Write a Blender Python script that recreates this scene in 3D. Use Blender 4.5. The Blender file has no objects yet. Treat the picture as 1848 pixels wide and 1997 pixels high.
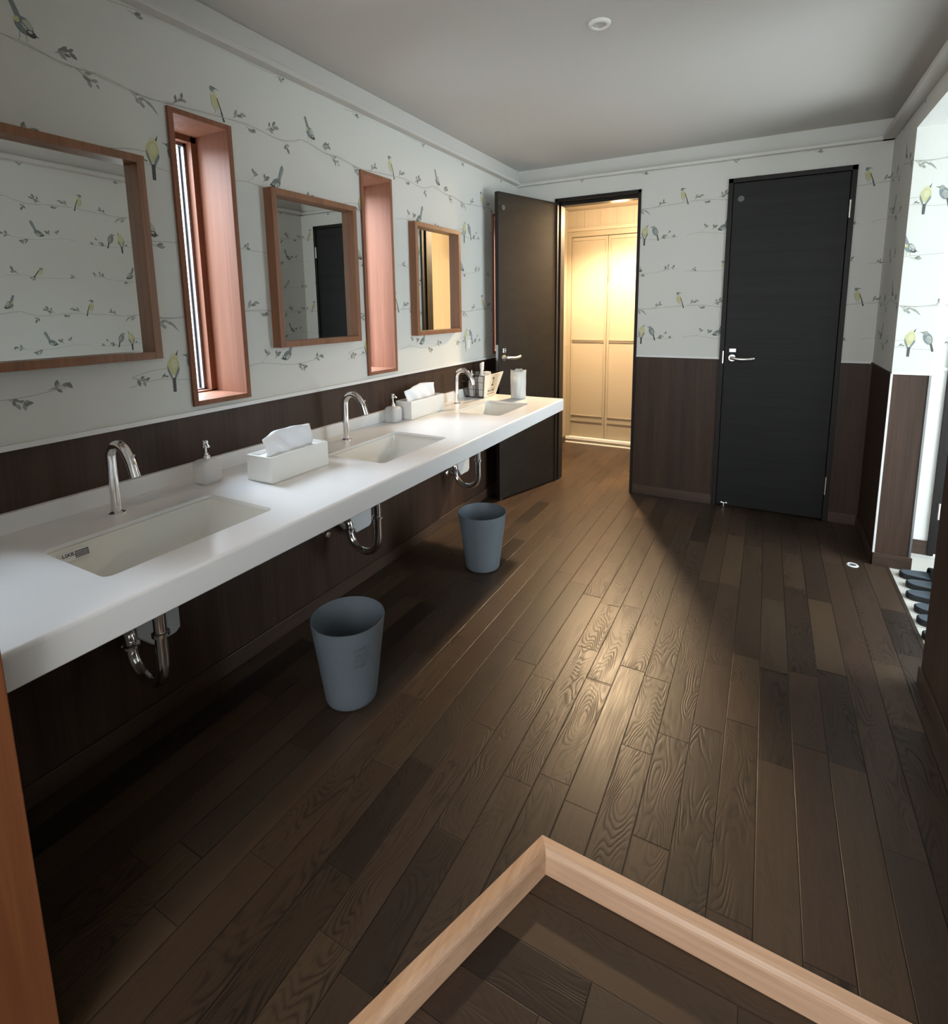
import bpy, bmesh, math, random
from mathutils import Vector, Matrix
sc = bpy.context.scene
PI = math.pi

# ------------------------------------------------------------------ camera
CX, CY, CZ = 1.9108, -0.0418, 1.5031
YAW, PITCH, ROLL, FPX, PX, PY = 0.5002, -0.1508, -0.0133, 1048.04, 921.39, 761.62
fw = Vector((-math.sin(YAW)*math.cos(PITCH), math.cos(YAW)*math.cos(PITCH), math.sin(PITCH)))
rt = Vector((math.cos(YAW), math.sin(YAW), 0)); up = rt.cross(fw)
c_, s_ = math.cos(ROLL), math.sin(ROLL)
r2 = c_*rt + s_*up; u2 = -s_*rt + c_*up
cam_d = bpy.data.cameras.new('camera'); cam = bpy.data.objects.new('camera', cam_d)
sc.collection.objects.link(cam)
M = Matrix((r2, u2, -fw)).transposed().to_4x4(); M.translation = (CX, CY, CZ)
cam.matrix_world = M
cam_d.sensor_fit = 'HORIZONTAL'; cam_d.sensor_width = 36
cam_d.lens = FPX/1848*36
cam_d.shift_x = (924-PX)/1848; cam_d.shift_y = (PY-998.5)/1848
cam_d.clip_start = 0.02
sc.camera = cam

# ------------------------------------------------------------------ world, light, exposure
sc.view_settings.view_transform = 'Standard'; sc.view_settings.look = 'None'
sc.view_settings.gamma = 1; sc.view_settings.use_curve_mapping = False
sc.view_settings.exposure = 0.27
w = bpy.data.worlds.new('sky'); sc.world = w; w.use_nodes = True
w.node_tree.nodes['Background'].inputs[0].default_value = (0.86, 0.93, 1.0, 1)
w.node_tree.nodes['Background'].inputs[1].default_value = 6.0

def area(name, loc, target, sx, sy, power, col):
    d = bpy.data.lights.new(name, 'AREA'); d.shape = 'RECTANGLE'; d.size = sx; d.size_y = sy
    d.energy = power; d.color = col
    o = bpy.data.objects.new(name, d); sc.collection.objects.link(o)
    o.location = loc
    o.rotation_euler = (Vector(target)-Vector(loc)).to_track_quat('-Z', 'Y').to_euler()
    return o
WY = [(1.222, 1.482), (2.254, 2.519), (3.79, 4.05), (.336, .530)]       # slit windows, outer casing; last one unseen, added to light the near worktop end
area('window_daylight', (-1.9, 2.3, 3.3), (0.2, 2.3, 1.2), 5.2, 2.2, 1700, (0.80, 0.89, 1.0))
area('entry_daylight', (4.25, 2.9, 1.5), (2.6, 3.1, 0.9), 1.6, 2.2, 24, (0.74, 0.97, 1.0))
area('hall_daylight', (1.75, -1.95, 1.65), (1.5, 1.5, 1.1), 1.3, 1.5, 26, (1.0, 0.95, 0.90))

# ------------------------------------------------------------------ materials
def new_mat(name):
    m = bpy.data.materials.new(name); m.use_nodes = True
    return m, m.node_tree.nodes, m.node_tree.links, m.node_tree.nodes['Principled BSDF']
def plain(name, col, rough=0.5, metal=0.0, spec=0.5, trans=0.0, ior=1.45, emis=None, es=0, bump=0, bscale=200, var=0):
    m, N, L, p = new_mat(name)
    p.inputs['Base Color'].default_value = (*col, 1); p.inputs['Roughness'].default_value = rough
    p.inputs['Metallic'].default_value = metal; p.inputs['Specular IOR Level'].default_value = spec
    p.inputs['Transmission Weight'].default_value = trans; p.inputs['IOR'].default_value = ior
    if emis: p.inputs['Emission Color'].default_value = (*emis, 1); p.inputs['Emission Strength'].default_value = es
    if bump or var:
        tc = N.new('ShaderNodeTexCoord'); n = N.new('ShaderNodeTexNoise'); n.inputs['Scale'].default_value = bscale
        n.inputs['Detail'].default_value = 4
        L.new(tc.outputs['Object'], n.inputs['Vector'])
        if bump:
            b = N.new('ShaderNodeBump'); b.inputs['Strength'].default_value = bump; b.inputs['Distance'].default_value = 0.002
            L.new(n.outputs[0], b.inputs['Height']); L.new(b.outputs[0], p.inputs['Normal'])
        if var:
            mx = N.new('ShaderNodeMix'); mx.data_type = 'RGBA'
            mx.inputs[6].default_value = (*[c*(1-var) for c in col], 1); mx.inputs[7].default_value = (*[min(1, c*(1+var)) for c in col], 1)
            L.new(n.outputs[0], mx.inputs[0]); L.new(mx.outputs[2], p.inputs['Base Color'])
    return m
def wood(name, c1, c2, axis='z', rough=0.4, fine=90, spec=0.5, bump=0.15):
    m, N, L, p = new_mat(name)
    tc = N.new('ShaderNodeTexCoord'); mp = N.new('ShaderNodeMapping')
    s = {'x': (0.03, 1, 1), 'y': (1, 0.03, 1), 'z': (1, 1, 0.03)}[axis]
    mp.inputs['Scale'].default_value = s
    L.new(tc.outputs['Object'], mp.inputs[0])
    n = N.new('ShaderNodeTexNoise'); n.inputs['Scale'].default_value = fine; n.inputs['Detail'].default_value = 6; n.inputs['Roughness'].default_value = .65
    n2 = N.new('ShaderNodeTexNoise'); n2.inputs['Scale'].default_value = fine*0.15; n2.inputs['Detail'].default_value = 3
    L.new(mp.outputs[0], n.inputs['Vector']); L.new(mp.outputs[0], n2.inputs['Vector'])
    a = N.new('ShaderNodeMath'); a.operation = 'ADD'; L.new(n.outputs[0], a.inputs[0]); L.new(n2.outputs[0], a.inputs[1])
    mr = N.new('ShaderNodeMapRange'); mr.inputs[1].default_value = .75; mr.inputs[2].default_value = 1.25
    L.new(a.outputs[0], mr.inputs[0])
    mx = N.new('ShaderNodeMix'); mx.data_type = 'RGBA'; mx.inputs[6].default_value = (*c1, 1); mx.inputs[7].default_value = (*c2, 1)
    L.new(mr.outputs[0], mx.inputs[0]); L.new(mx.outputs[2], p.inputs['Base Color'])
    p.inputs['Roughness'].default_value = rough; p.inputs['Specular IOR Level'].default_value = spec
    b = N.new('ShaderNodeBump'); b.inputs['Strength'].default_value = bump; b.inputs['Distance'].default_value = .001
    L.new(n.outputs[0], b.inputs['Height']); L.new(b.outputs[0], p.inputs['Normal'])
    return m
def planks(name, dirn, width, length, off, cols, rough=0.33, contrast=1.0):
    m, N, L, p = new_mat(name)
    def math_(op, a, b=None):
        n = N.new('ShaderNodeMath'); n.operation = op
        for i, v in enumerate((a, b)):
            if v is None: continue
            if isinstance(v, (int, float)): n.inputs[i].default_value = v
            else: L.new(v, n.inputs[i])
        return n.outputs[0]
    tc = N.new('ShaderNodeTexCoord'); sp = N.new('ShaderNodeSeparateXYZ'); L.new(tc.outputs['Object'], sp.inputs[0])
    X, Y = (sp.outputs[0], sp.outputs[1]) if dirn == 'y' else (sp.outputs[1], sp.outputs[0])
    xs = math_('DIVIDE', math_('ADD', X, off), width); row = math_('FLOOR', xs); fx = math_('FRACT', xs)
    wn = N.new('ShaderNodeTexWhiteNoise'); wn.noise_dimensions = '1D'; L.new(row, wn.inputs['W'])
    # alternate stave lengths within a row: warp the run so boards differ in length
    run = math_('ADD', math_('DIVIDE', Y, length), math_('MULTIPLY', wn.outputs[0], 7.3))
    warp = math_('MULTIPLY', math_('SINE', math_('MULTIPLY', run, 3.9)), .19)
    ys_ = math_('ADD', run, warp); col = math_('FLOOR', ys_); fy = math_('FRACT', ys_)
    cmb = N.new('ShaderNodeCombineXYZ'); L.new(row, cmb.inputs[0]); L.new(col, cmb.inputs[1])
    wp = N.new('ShaderNodeTexWhiteNoise'); wp.noise_dimensions = '2D'; L.new(cmb.outputs[0], wp.inputs[0])
    # seams
    ex = math_('MINIMUM', fx, math_('SUBTRACT', 1, fx)); ey = math_('MINIMUM', fy, math_('SUBTRACT', 1, fy))
    dx = math_('MULTIPLY', ex, width); dy = math_('MULTIPLY', ey, length)
    dmin = math_('MINIMUM', dx, dy)
    seam = N.new('ShaderNodeMapRange'); seam.inputs[1].default_value = .0004; seam.inputs[2].default_value = .0022; L.new(dmin, seam.inputs[0])
    # grain in board space, shifted per board
    gx = math_('ADD', math_('MULTIPLY', fx, width), math_('MULTIPLY', wp.outputs[0], 13.0))
    gy = math_('ADD', Y, math_('MULTIPLY', wp.outputs[0], 31.0))
    gv = N.new('ShaderNodeCombineXYZ'); L.new(gx, gv.inputs[0]); L.new(math_('MULTIPLY', gy, .05), gv.inputs[1])
    n = N.new('ShaderNodeTexNoise'); n.inputs['Scale'].default_value = 130; n.inputs['Detail'].default_value = 6; L.new(gv.outputs[0], n.inputs['Vector'])
    # cathedral figure: contours of a stretched smooth field
    gv2 = N.new('ShaderNodeCombineXYZ'); L.new(gx, gv2.inputs[0]); L.new(math_('MULTIPLY', gy, .22), gv2.inputs[1])
    n2 = N.new('ShaderNodeTexNoise'); n2.inputs['Scale'].default_value = 10; n2.inputs['Detail'].default_value = 1.5; n2.inputs['Roughness'].default_value = .4
    L.new(gv2.outputs[0], n2.inputs['Vector'])
    rings = math_('FRACT', math_('ADD', math_('MULTIPLY', n2.outputs[0], 30), math_('MULTIPLY', n.outputs[0], .5)))
    tri = math_('ABSOLUTE', math_('SUBTRACT', math_('MULTIPLY', rings, 2), 1))
    wq = N.new('ShaderNodeTexWhiteNoise'); wq.noise_dimensions = '3D'; cq = N.new('ShaderNodeCombineXYZ'); L.new(row, cq.inputs[0]); L.new(col, cq.inputs[1]); cq.inputs[2].default_value = 3.7; L.new(cq.outputs[0], wq.inputs[0])
    mk = N.new('ShaderNodeMapRange'); mk.inputs[1].default_value = .25; mk.inputs[2].default_value = .60; mk.inputs[3].default_value = .25; L.new(wq.outputs[0], mk.inputs[0])
    gn = N.new('ShaderNodeCombineXYZ'); L.new(math_('MULTIPLY', gx, 14), gn.inputs[0]); L.new(math_('MULTIPLY', gy, 3.2), gn.inputs[1])
    n3 = N.new('ShaderNodeTexNoise'); n3.inputs['Scale'].default_value = 1; n3.inputs['Detail'].default_value = 2; L.new(gn.outputs[0], n3.inputs['Vector'])
    m3 = N.new('ShaderNodeMapRange'); m3.inputs[1].default_value = .42; m3.inputs[2].default_value = .62; L.new(n3.outputs[0], m3.inputs[0])
    sharp = math_('MULTIPLY', math_('MULTIPLY', math_('POWER', tri, 2.2), mk.outputs[0]), math_('ADD', math_('MULTIPLY', m3.outputs[0], .85), .15))
    cr = N.new('ShaderNodeValToRGB'); e = cr.color_ramp.elements
    e[0].position = 0; e[0].color = (*cols[0], 1); e[1].position = 1; e[1].color = (*cols[-1], 1)
    for i, c in enumerate(cols[1:-1]):
        q = e.new((i+1)/(len(cols)-1)); q.color = (*c, 1)
    L.new(wp.outputs[0], cr.inputs[0])
    dark = math_('ADD', math_('ADD', math_('MULTIPLY', n.outputs[0], .55*contrast), math_('MULTIPLY', sharp, -.75*contrast)), 1-.15*contrast)
    dk = math_('MULTIPLY', dark, math_('ADD', math_('MULTIPLY', seam.outputs[0], .75), .25))
    vm = N.new('ShaderNodeVectorMath'); vm.operation = 'SCALE'; L.new(cr.outputs[0], vm.inputs[0]); L.new(dk, vm.inputs['Scale'])
    L.new(vm.outputs[0], p.inputs['Base Color'])
    rr = math_('ADD', math_('MULTIPLY', n.outputs[0], .22), rough-.11)
    rr2 = math_('ADD', rr, math_('MULTIPLY', sharp, .12)); L.new(rr2, p.inputs['Roughness'])
    h = math_('SUBTRACT', math_('ADD', math_('MULTIPLY', seam.outputs[0], 1.0), math_('MULTIPLY', n.outputs[0], .12)), math_('MULTIPLY', sharp, .45))
    b = N.new('ShaderNodeBump'); b.inputs['Strength'].default_value = .5; b.inputs['Distance'].default_value = .0016
    L.new(h, b.inputs['Height']); L.new(b.outputs[0], p.inputs['Normal'])
    p.inputs['Specular IOR Level'].default_value = .36
    return m
MT = {}
MT['paper'] = plain('wallpaper', (.62, .625, .59), .75, spec=.25, bump=.25, bscale=420)
MT['wain'] = wood('wainscot_wood', (.030, .0165, .011), (.058, .033, .022), 'z', .5, 90, spec=.3)
MT['base'] = wood('baseboard_wood', (.038, .021, .014), (.068, .040, .026), 'y', .4, 90)
MT['basex'] = wood('baseboard_wood_x', (.038, .021, .014), (.068, .040, .026), 'x', .4, 90)
MT['doorblk'] = wood('door_black_oak', (0.0055, 0.0055, 0.0058), (0.0132, 0.0132, 0.0140), 'x', .55, 110, spec=.3, bump=.3)
MT['doorframe'] = wood('door_frame_dark', (.006, .0045, .004), (.014, .011, .009), 'z', .5, 90, spec=.3)
MT['leaf'] = wood('open_door_oak', (0.0084, 0.0063, 0.0049), (0.0182, 0.0140, 0.0098), 'y', .5, 110, spec=.35, bump=.3)
MT['casing'] = wood('window_casing_wood', (.19, .078, .044), (.27, .120, .072), 'z', .6, 70, spec=.2)
MT['mirrorwood'] = wood('mirror_frame_wood', (.17, .070, .032), (.27, .120, .058), 'z', .42, 80)
MT['jamb'] = wood('jamb_wood', (.19, .062, .022), (.27, .095, .036), 'z', .45, 70)
MT['nosing'] = wood('step_nosing_oak', (.56, .34, .21), (.74, .50, .34), 'x', .3, 70)
MT['nosingy'] = wood('step_nosing_oak_y', (.52, .31, .18), (.70, .45, .29), 'y', .3, 70)
MT['ceil'] = plain('ceiling_paper', (.57, .56, .53), .85, spec=.2, bump=.25, bscale=300)
MT['white'] = plain('white_paint', (.78, .78, .75), .5)
MT['trimw'] = plain('grey_white_trim', (.70, .70, .69), .4)
MT['counter'] = plain('solid_surface', (.77, .77, .77), .28, spec=.5)
MT['ceram'] = plain('ceramic', (.78, .77, .72), .12, spec=.6)
MT['chrome'] = plain('chrome', (.86, .86, .87), .08, metal=1)
MT['satin'] = plain('satin_nickel', (.70, .68, .66), .28, metal=1)
MT['mirror'] = plain('mirror_glass', (.84, .87, .85), .0, metal=1)
MT['bin'] = plain('grey_plastic', (.115, .135, .155), .48, bump=.08, bscale=600)
MT['tissuebox'] = plain('white_plastic', (.80, .80, .77), .35)
MT['tissue'] = plain('tissue_paper', (.86, .88, .93), .9, spec=.1, bump=.6, bscale=60)
MT['hole'] = plain('dark_inside', (.02, .02, .02), .7)
MT['black'] = plain('black_wire', (.012, .011, .011), .4)
MT['sign'] = plain('cream_sign', (.74, .70, .60), .6)
MT['ink'] = plain('black_print', (.01, .01, .01), .6)
MT['greyprint'] = plain('grey_print', (.16, .16, .16), .6)
MT['slipper'] = plain('slipper_black', (.012, .013, .015), .5)
MT['insole'] = plain('slipper_insole', (.075, .095, .115), .6, bump=.3, bscale=300)
MT['cream'] = plain('cream_panel', (.34, .30, .235), .35)
MT['creamwall'] = wood('cream_plank_wall', (.34, .298, .235), (.39, .345, .275), 'z', .5, 30, bump=.03)
MT['creamfr'] = plain('cream_frame', (.31, .27, .205), .35)
MT['creamdk'] = plain('cream_groove', (.16, .135, .10), .5)
MT['alum'] = plain('aluminium_sash', (.30, .30, .31), .35, metal=.8)
MT['sashdark'] = plain('dark_gasket', (.02, .02, .022), .5)
MT['plate'] = plain('pale_grey_box', (.55, .57, .58), .45)
MT['disc'] = plain('grey_disc', (.10, .10, .10), .4)
MT['whiteplastic'] = plain('white_glossy', (.80, .80, .79), .3)
MT['amber'] = plain('amber_liquid', (.42, .30, .18), .3)
MT['greyblue'] = plain('grey_blue_plastic', (.30, .33, .36), .35)
def glassy(name, col, rough, alpha_mix=.0):
    m, N, L, p = new_mat(name)
    p.inputs['Base Color'].default_value = (*col, 1); p.inputs['Roughness'].default_value = rough
    p.inputs['Transmission Weight'].default_value = alpha_mix; p.inputs['IOR'].default_value = 1.3
    return m
MT['frost'] = glassy('frosted_glass', (.93, .93, .92), .35, .55)
MT['crinkle'] = glassy('clear_crinkled_plastic', (.90, .93, .93), .22, .6)
m, N, L, p = new_mat('window_pane'); N.remove(p)
g = N.new('ShaderNodeBsdfTransparent'); g.inputs[0].default_value = (.95, .97, .98, 1); gl = N.new('ShaderNodeBsdfGlossy'); gl.inputs['Roughness'].default_value = 0
mx = N.new('ShaderNodeMixShader'); mx.inputs[0].default_value = .06
L.new(g.outputs[0], mx.inputs[1]); L.new(gl.outputs[0], mx.inputs[2]); L.new(mx.outputs[0], N['Material Output'].inputs[0])
MT['pane'] = m
MT['lampglow'] = plain('warm_lamp', (1, .9, .7), .5, emis=(1, .78, .45), es=6)
m, N, L, p = new_mat('pale_tile')
tc = N.new('ShaderNodeTexCoord'); br = N.new('ShaderNodeTexBrick'); br.offset = 0; br.inputs['Scale'].default_value = 1
br.inputs['Brick Width'].default_value = .3; br.inputs['Row Height'].default_value = .3; br.inputs['Mortar Size'].default_value = .003
br.inputs['Color1'].default_value = (.62, .60, .55, 1); br.inputs['Color2'].default_value = (.66, .64, .59, 1); br.inputs['Mortar'].default_value = (.35, .34, .32, 1)
L.new(tc.outputs['Object'], br.inputs['Vector']); L.new(br.outputs[0], p.inputs['Base Color']); p.inputs['Roughness'].default_value = .4
MT['tile'] = m
MT['floor'] = planks('dark_oak_planks', 'y', .104, .62, -.097, [(0.0199, 0.0130, 0.0091), (0.0522, 0.0325, 0.0208), (0.0328, 0.0213, 0.0141), (0.0671, 0.0418, 0.0248), (0.0387, 0.0269, 0.0187), (0.0522, 0.0306, 0.0199)], .37, 1.15)
MT['lowfloor'] = planks('dark_oak_planks_hall', 'x', .115, .80, .03, [(0.0250, 0.0150, 0.0110), (0.0733, 0.0451, 0.0293), (0.0439, 0.0301, 0.0220), (0.0806, 0.0506, 0.0305)], .40, .4)
# wallpaper print inks
MT['p_branch'] = plain('print_branch', (.38, .38, .345), .75, spec=.2)
MT['p_leaf'] = plain('print_leaf', (.20, .21, .185), .75, spec=.2)
MT['p_leaf2'] = plain('print_leaf_pale', (.30, .32, .285), .75, spec=.2)
MT['p_yel'] = plain('print_yellow', (.51, .50, .27), .75, spec=.2)
MT['p_yel2'] = plain('print_yellow_pale', (.57, .56, .37), .75, spec=.2)
MT['p_dark'] = plain('print_dark', (.09, .095, .095), .75, spec=.2)
MT['p_blue'] = plain('print_bluegrey', (.20, .235, .24), .75, spec=.2)
MT['p_pale'] = plain('print_pale', (.44, .465, .42), .75, spec=.2)

# ------------------------------------------------------------------ mesh helpers
class MB:
    def __init__(s): s.v = []; s.f = []; s.m = []; s.mats = []
    def mi(s, mat):
        if mat not in s.mats: s.mats.append(mat)
        return s.mats.index(mat)
    def add(s, vs, fs, mat):
        o = len(s.v); k = s.mi(mat); s.v += [tuple(v) for v in vs]
        for f in fs: s.f.append(tuple(i+o for i in f)); s.m.append(k)
        return s
    def box(s, x0, x1, y0, y1, z0, z1, mat):
        vs = [(x, y, z) for x in (x0, x1) for y in (y0, y1) for z in (z0, z1)]
        return s.add(vs, [(0,1,3,2), (4,6,7,5), (0,4,5,1), (2,3,7,6), (0,2,6,4), (1,5,7,3)], mat)
    def lathe(s, prof, c, mat, n=28, axis='z', cap=True):
        vs = []
        for r, h in prof:
            for i in range(n):
                a = 2*PI*i/n; p = (r*math.cos(a), r*math.sin(a), h)
                if axis == 'x': p = (p[2], p[0], p[1])
                if axis == 'y': p = (p[0], p[2], p[1])
                vs.append((c[0]+p[0], c[1]+p[1], c[2]+p[2]))
        fs = [(j*n+i, j*n+(i+1) % n, (j+1)*n+(i+1) % n, (j+1)*n+i) for j in range(len(prof)-1) for i in range(n)]
        if cap:
            if prof[0][0] > 1e-5: fs.append(tuple(range(n))[::-1])
            if prof[-1][0] > 1e-5: fs.append(tuple((len(prof)-1)*n+i for i in range(n)))
        return s.add(vs, fs, mat)
    def tube(s, pts, r, mat, n=14, cap=True):
        P = [Vector(p) for p in pts]; rs = r if isinstance(r, (list, tuple)) else [r]*len(P)
        vs = []; ref = None
        for i, q in enumerate(P):
            t = (P[min(i+1, len(P)-1)]-P[max(i-1, 0)]).normalized()
            if ref is None: ref = t.orthogonal().normalized()
            ref = (ref - t*ref.dot(t)).normalized(); b = t.cross(ref)
            for k in range(n):
                a = 2*PI*k/n; vs.append(q+rs[i]*(math.cos(a)*ref+math.sin(a)*b))
        fs = [(j*n+i, j*n+(i+1) % n, (j+1)*n+(i+1) % n, (j+1)*n+i) for j in range(len(P)-1) for i in range(n)]
        if cap: fs += [tuple(range(n))[::-1], tuple((len(P)-1)*n+i for i in range(n))]
        return s.add(vs, fs, mat)
    def prism(s, poly, d0, d1, axis, mat):
        # poly in the two other axes (cyclic order xyz without axis)
        def p3(a, b, d): return {'x': (d, a, b), 'y': (a, d, b), 'z': (a, b, d)}[axis]
        n = len(poly); vs = [p3(a, b, d0) for a, b in poly]+[p3(a, b, d1) for a, b in poly]
        fs = [tuple(range(n))[::-1], tuple(range(n, 2*n))]+[(i, (i+1) % n, n+(i+1) % n, n+i) for i in range(n)]
        return s.add(vs, fs, mat)
    def build(s, name, parent=None, smooth=None, bevel=0, fix=True, col=None):
        base = Vector((0, 0, 0))
        if parent is not None: base = parent.get('_w', None); base = Vector(base) if base is not None else Vector((0, 0, 0))
        me = bpy.data.meshes.new(name)
        me.from_pydata([tuple(Vector(v)-base) for v in s.v], [], s.f); 
        for mm in s.mats: me.materials.append(MT[mm])
        me.polygons.foreach_set('material_index', s.m)
        if fix:
            bm = bmesh.new(); bm.from_mesh(me); bmesh.ops.recalc_face_normals(bm, faces=bm.faces); bm.to_mesh(me); bm.free()
        if smooth is not None:
            me.polygons.foreach_set('use_smooth', [True]*len(me.polygons)); me.set_sharp_from_angle(angle=math.radians(smooth))
        me.update()
        o = bpy.data.objects.new(name, me); sc.collection.objects.link(o)
        if parent is not None:
            o.parent = parent; o['_w'] = list(base)
        if bevel:
            b = o.modifiers.new('bevel', 'BEVEL'); b.width = bevel; b.segments = 2; b.limit_method = 'ANGLE'; b.angle_limit = math.radians(50)
            b.harden_normals = False
        return o
def empty(name, loc):
    o = bpy.data.objects.new(name, None); o.empty_display_size = .05; sc.collection.objects.link(o); o.location = loc; o['_w'] = list(loc)
    return o
def tag(o, label, cat, group=None):
    o['label'] = label; o['category'] = cat
    if group: o['group'] = group
    return o
def struct(o, label=None, cat=None):
    o['kind'] = 'structure'
    if label: o['label'] = label
    if cat: o['category'] = cat
    return o
def copy_tree(o, dloc=(0, 0, 0), parent=None, label=None):
    c = o.copy(); sc.collection.objects.link(c); c.parent = parent
    if parent is None: c.location = Vector(o.location)+Vector(dloc)
    if label: c['label'] = label
    for ch in [q for q in bpy.data.objects if q.parent == o]: copy_tree(ch, parent=c)
    return c
def rrect(x0, x1, y0, y1, r, k=6):
    pts = []
    for cx, cy, a0 in ((x1-r, y1-r, 0), (x0+r, y1-r, 90), (x0+r, y0+r, 180), (x1-r, y0+r, 270)):
        for i in range(k+1):
            a = math.radians(a0+90*i/k); pts.append((cx+r*math.cos(a), cy+r*math.sin(a)))
    return pts
def arc(cx, cy, r, a0, a1, n=8):
    return [(cx+r*math.cos(math.radians(a0+(a1-a0)*i/n)), cy+r*math.sin(math.radians(a0+(a1-a0)*i/n))) for i in range(n+1)]

# ------------------------------------------------------------------ wallpaper print (birds on branches), one repeat 1.10 x 0.748 m
UW, UH = 1.10, .748
def ell(cx, cy, rx, ry, a=0, n=12):
    a = math.radians(a); return [(cx+rx*math.cos(t)*math.cos(a)-ry*math.sin(t)*math.sin(a), cy+rx*math.cos(t)*math.sin(a)+ry*math.sin(t)*math.cos(a)) for t in [2*PI*i/n for i in range(n)]]
def lens(x, y, l, wd, a):
    a = math.radians(a); pts = []
    for t, s in ((0, 0), (.25, .8), (.5, 1), (.75, .7), (1, 0), (.75, -.7), (.5, -1), (.25, -.8)):
        px, py = t*l, s*wd/2; pts.append((x+px*math.cos(a)-py*math.sin(a), y+px*math.sin(a)+py*math.cos(a)))
    return pts
MOT = []          # (polygon, material)
def P_(mat, *polys):
    for q in polys: MOT.append((q, mat))
def ribbon(pts, wd, mat='p_branch'):
    for (a, b), (c, d) in zip(pts, pts[1:]):
        L_ = math.hypot(c-a, d-b) or 1; nx, ny = -(d-b)/L_*wd/2, (c-a)/L_*wd/2
        e = .0006/L_; ex, ey = (c-a)*e, (d-b)*e
        MOT.append(([(a+nx-ex, b+ny-ey), (a-nx-ex, b-ny-ey), (c-nx+ex, d-ny+ey), (c+nx+ex, d+ny+ey)], mat))
def curve(pts, n=5):
    out = []
    for i in range(len(pts)-1):
        p0 = pts[max(i-1, 0)]; p1 = pts[i]; p2 = pts[i+1]; p3 = pts[min(i+2, len(pts)-1)]
        for k in range(n):
            t = k/n
            out.append(tuple(.5*((2*p1[j])+(-p0[j]+p2[j])*t+(2*p0[j]-5*p1[j]+4*p2[j]-p3[j])*t*t+(-p0[j]+3*p1[j]-3*p2[j]+p3[j])*t**3) for j in (0, 1)))
    return out+[pts[-1]]
rg = random.Random(5)
def leafset(x, y, dirn, n=5, spread=.045, up_=1, mats=('p_leaf', 'p_leaf2')):
    n = int(n*1.4+1); ribbon([(x, y), (x+spread*.9*math.cos(math.radians(dirn)), y+spread*.9*math.sin(math.radians(dirn)))], .0014)
    for i in range(n):
        a = dirn+rg.uniform(-60, 60); r = rg.uniform(.2, 1)*spread
        bx, by = x+r*math.cos(math.radians(dirn)), y+r*math.sin(math.radians(dirn))+rg.uniform(-.006, .006)
        l = rg.uniform(.014, .028)
        ribbon([(x, y), (bx, by)], .0012)
        P_(rg.choice(mats), lens(bx, by, l, l*.48, a))
def bird_sit(x, y):               # yellow, upright, looking right, tail down to the right
    P_('p_yel2', ell(x, y, .017, .036, 14)); P_('p_yel', ell(x+.003, y-.006, .011, .026, 16))
    P_('p_pale', ell(x-.008, y+.036, .012, .012)); P_('p_blue', ell(x-.010, y+.038, .009, .010))
    P_('p_dark', [(x-.002, y+.046), (x-.004, y+.041), (x+.024, y+.038)])
    P_('p_dark', [(x+.008, y+.010), (x+.013, y+.008), (x+.032, y-.044), (x+.026, y-.046)])
    P_('p_dark', [(x+.022, y-.040), (x+.030, y-.042), (x+.040, y-.070), (x+.031, y-.072)])
    ribbon([(x+.002, y-.032), (x-.004, y-.050)], .0015, 'p_leaf'); ribbon([(x+.010, y-.032), (x+.012, y-.052)], .0015, 'p_leaf')
    ribbon([(x-.017, y+.012), (x-.012, y-.020), (x-.002, y-.036)], .0018, 'p_dark')
def bird_pair_y(x, y):            # yellow, seen from behind, beak up right, tail straight down
    P_('p_yel2', ell(x+.006, y+.030, .016, .018)); P_('p_yel', ell(x, y, .024, .036, -8))
    P_('p_yel2', ell(x+.004, y+.008, .012, .018, -8))
    P_('p_dark', [(x+.012, y+.040), (x+.018, y+.036), (x+.024, y+.060)])
    P_('p_blue', [(x-.024, y+.004), (x-.018, y-.004), (x-.003, y-.048), (x-.012, y-.044), (x-.022, y-.018)])
    P_('p_blue', [(x+.022, y-.002), (x+.024, y-.016), (x+.006, y-.050), (x-.001, y-.046), (x+.014, y-.014)])
    P_('p_dark', [(x-.008, y-.044), (x+.006, y-.044), (x+.004, y-.096), (x-.008, y-.096)])
def bird_pair_d(x, y):            # grey striped partner, beak to the left
    P_('p_blue', ell(x+.004, y, .020, .034, 20)); P_('p_pale', ell(x+.009, y-.006, .012, .022, 20))
    P_('p_leaf2', ell(x-.008, y+.030, .012, .011)); P_('p_dark', [(x-.018, y+.034), (x-.016, y+.028), (x-.036, y+.036)])
    for k in range(4): ribbon([(x-.004+k*.007, y+.014-k*.004), (x+.004+k*.006, y-.022-k*.003)], .0018, 'p_dark')
    P_('p_dark', [(x+.014, y-.028), (x+.022, y-.024), (x+.034, y-.068), (x+.024, y-.070)])
def bird_tit(x, y):               # tail up to the left, round pale belly, head down right
    P_('p_blue', [(x-.030, y+.064), (x-.018, y+.068), (x+.000, y+.022), (x-.014, y+.016)])
    P_('p_blue', ell(x+.004, y+.002, .026, .022, -50)); P_('p_pale', ell(x+.012, y+.006, .015, .013, -50))
    P_('p_yel', ell(x-.012, y+.014, .008, .008)); P_('p_dark', ell(x+.020, y-.014, .013, .010, -20))
    P_('p_pale', ell(x+.018, y-.010, .006, .004)); P_('p_dark', [(x+.030, y-.012), (x+.030, y-.018), (x+.040, y-.018)])
    ribbon([(x-.008, y-.012), (x-.010, y-.036)], .0015, 'p_leaf'); ribbon([(x+.006, y-.018), (x+.008, y-.038)], .0015, 'p_leaf')
    ribbon([(x-.006, y+.016), (x+.014, y-.004)], .002, 'p_dark')
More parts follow.
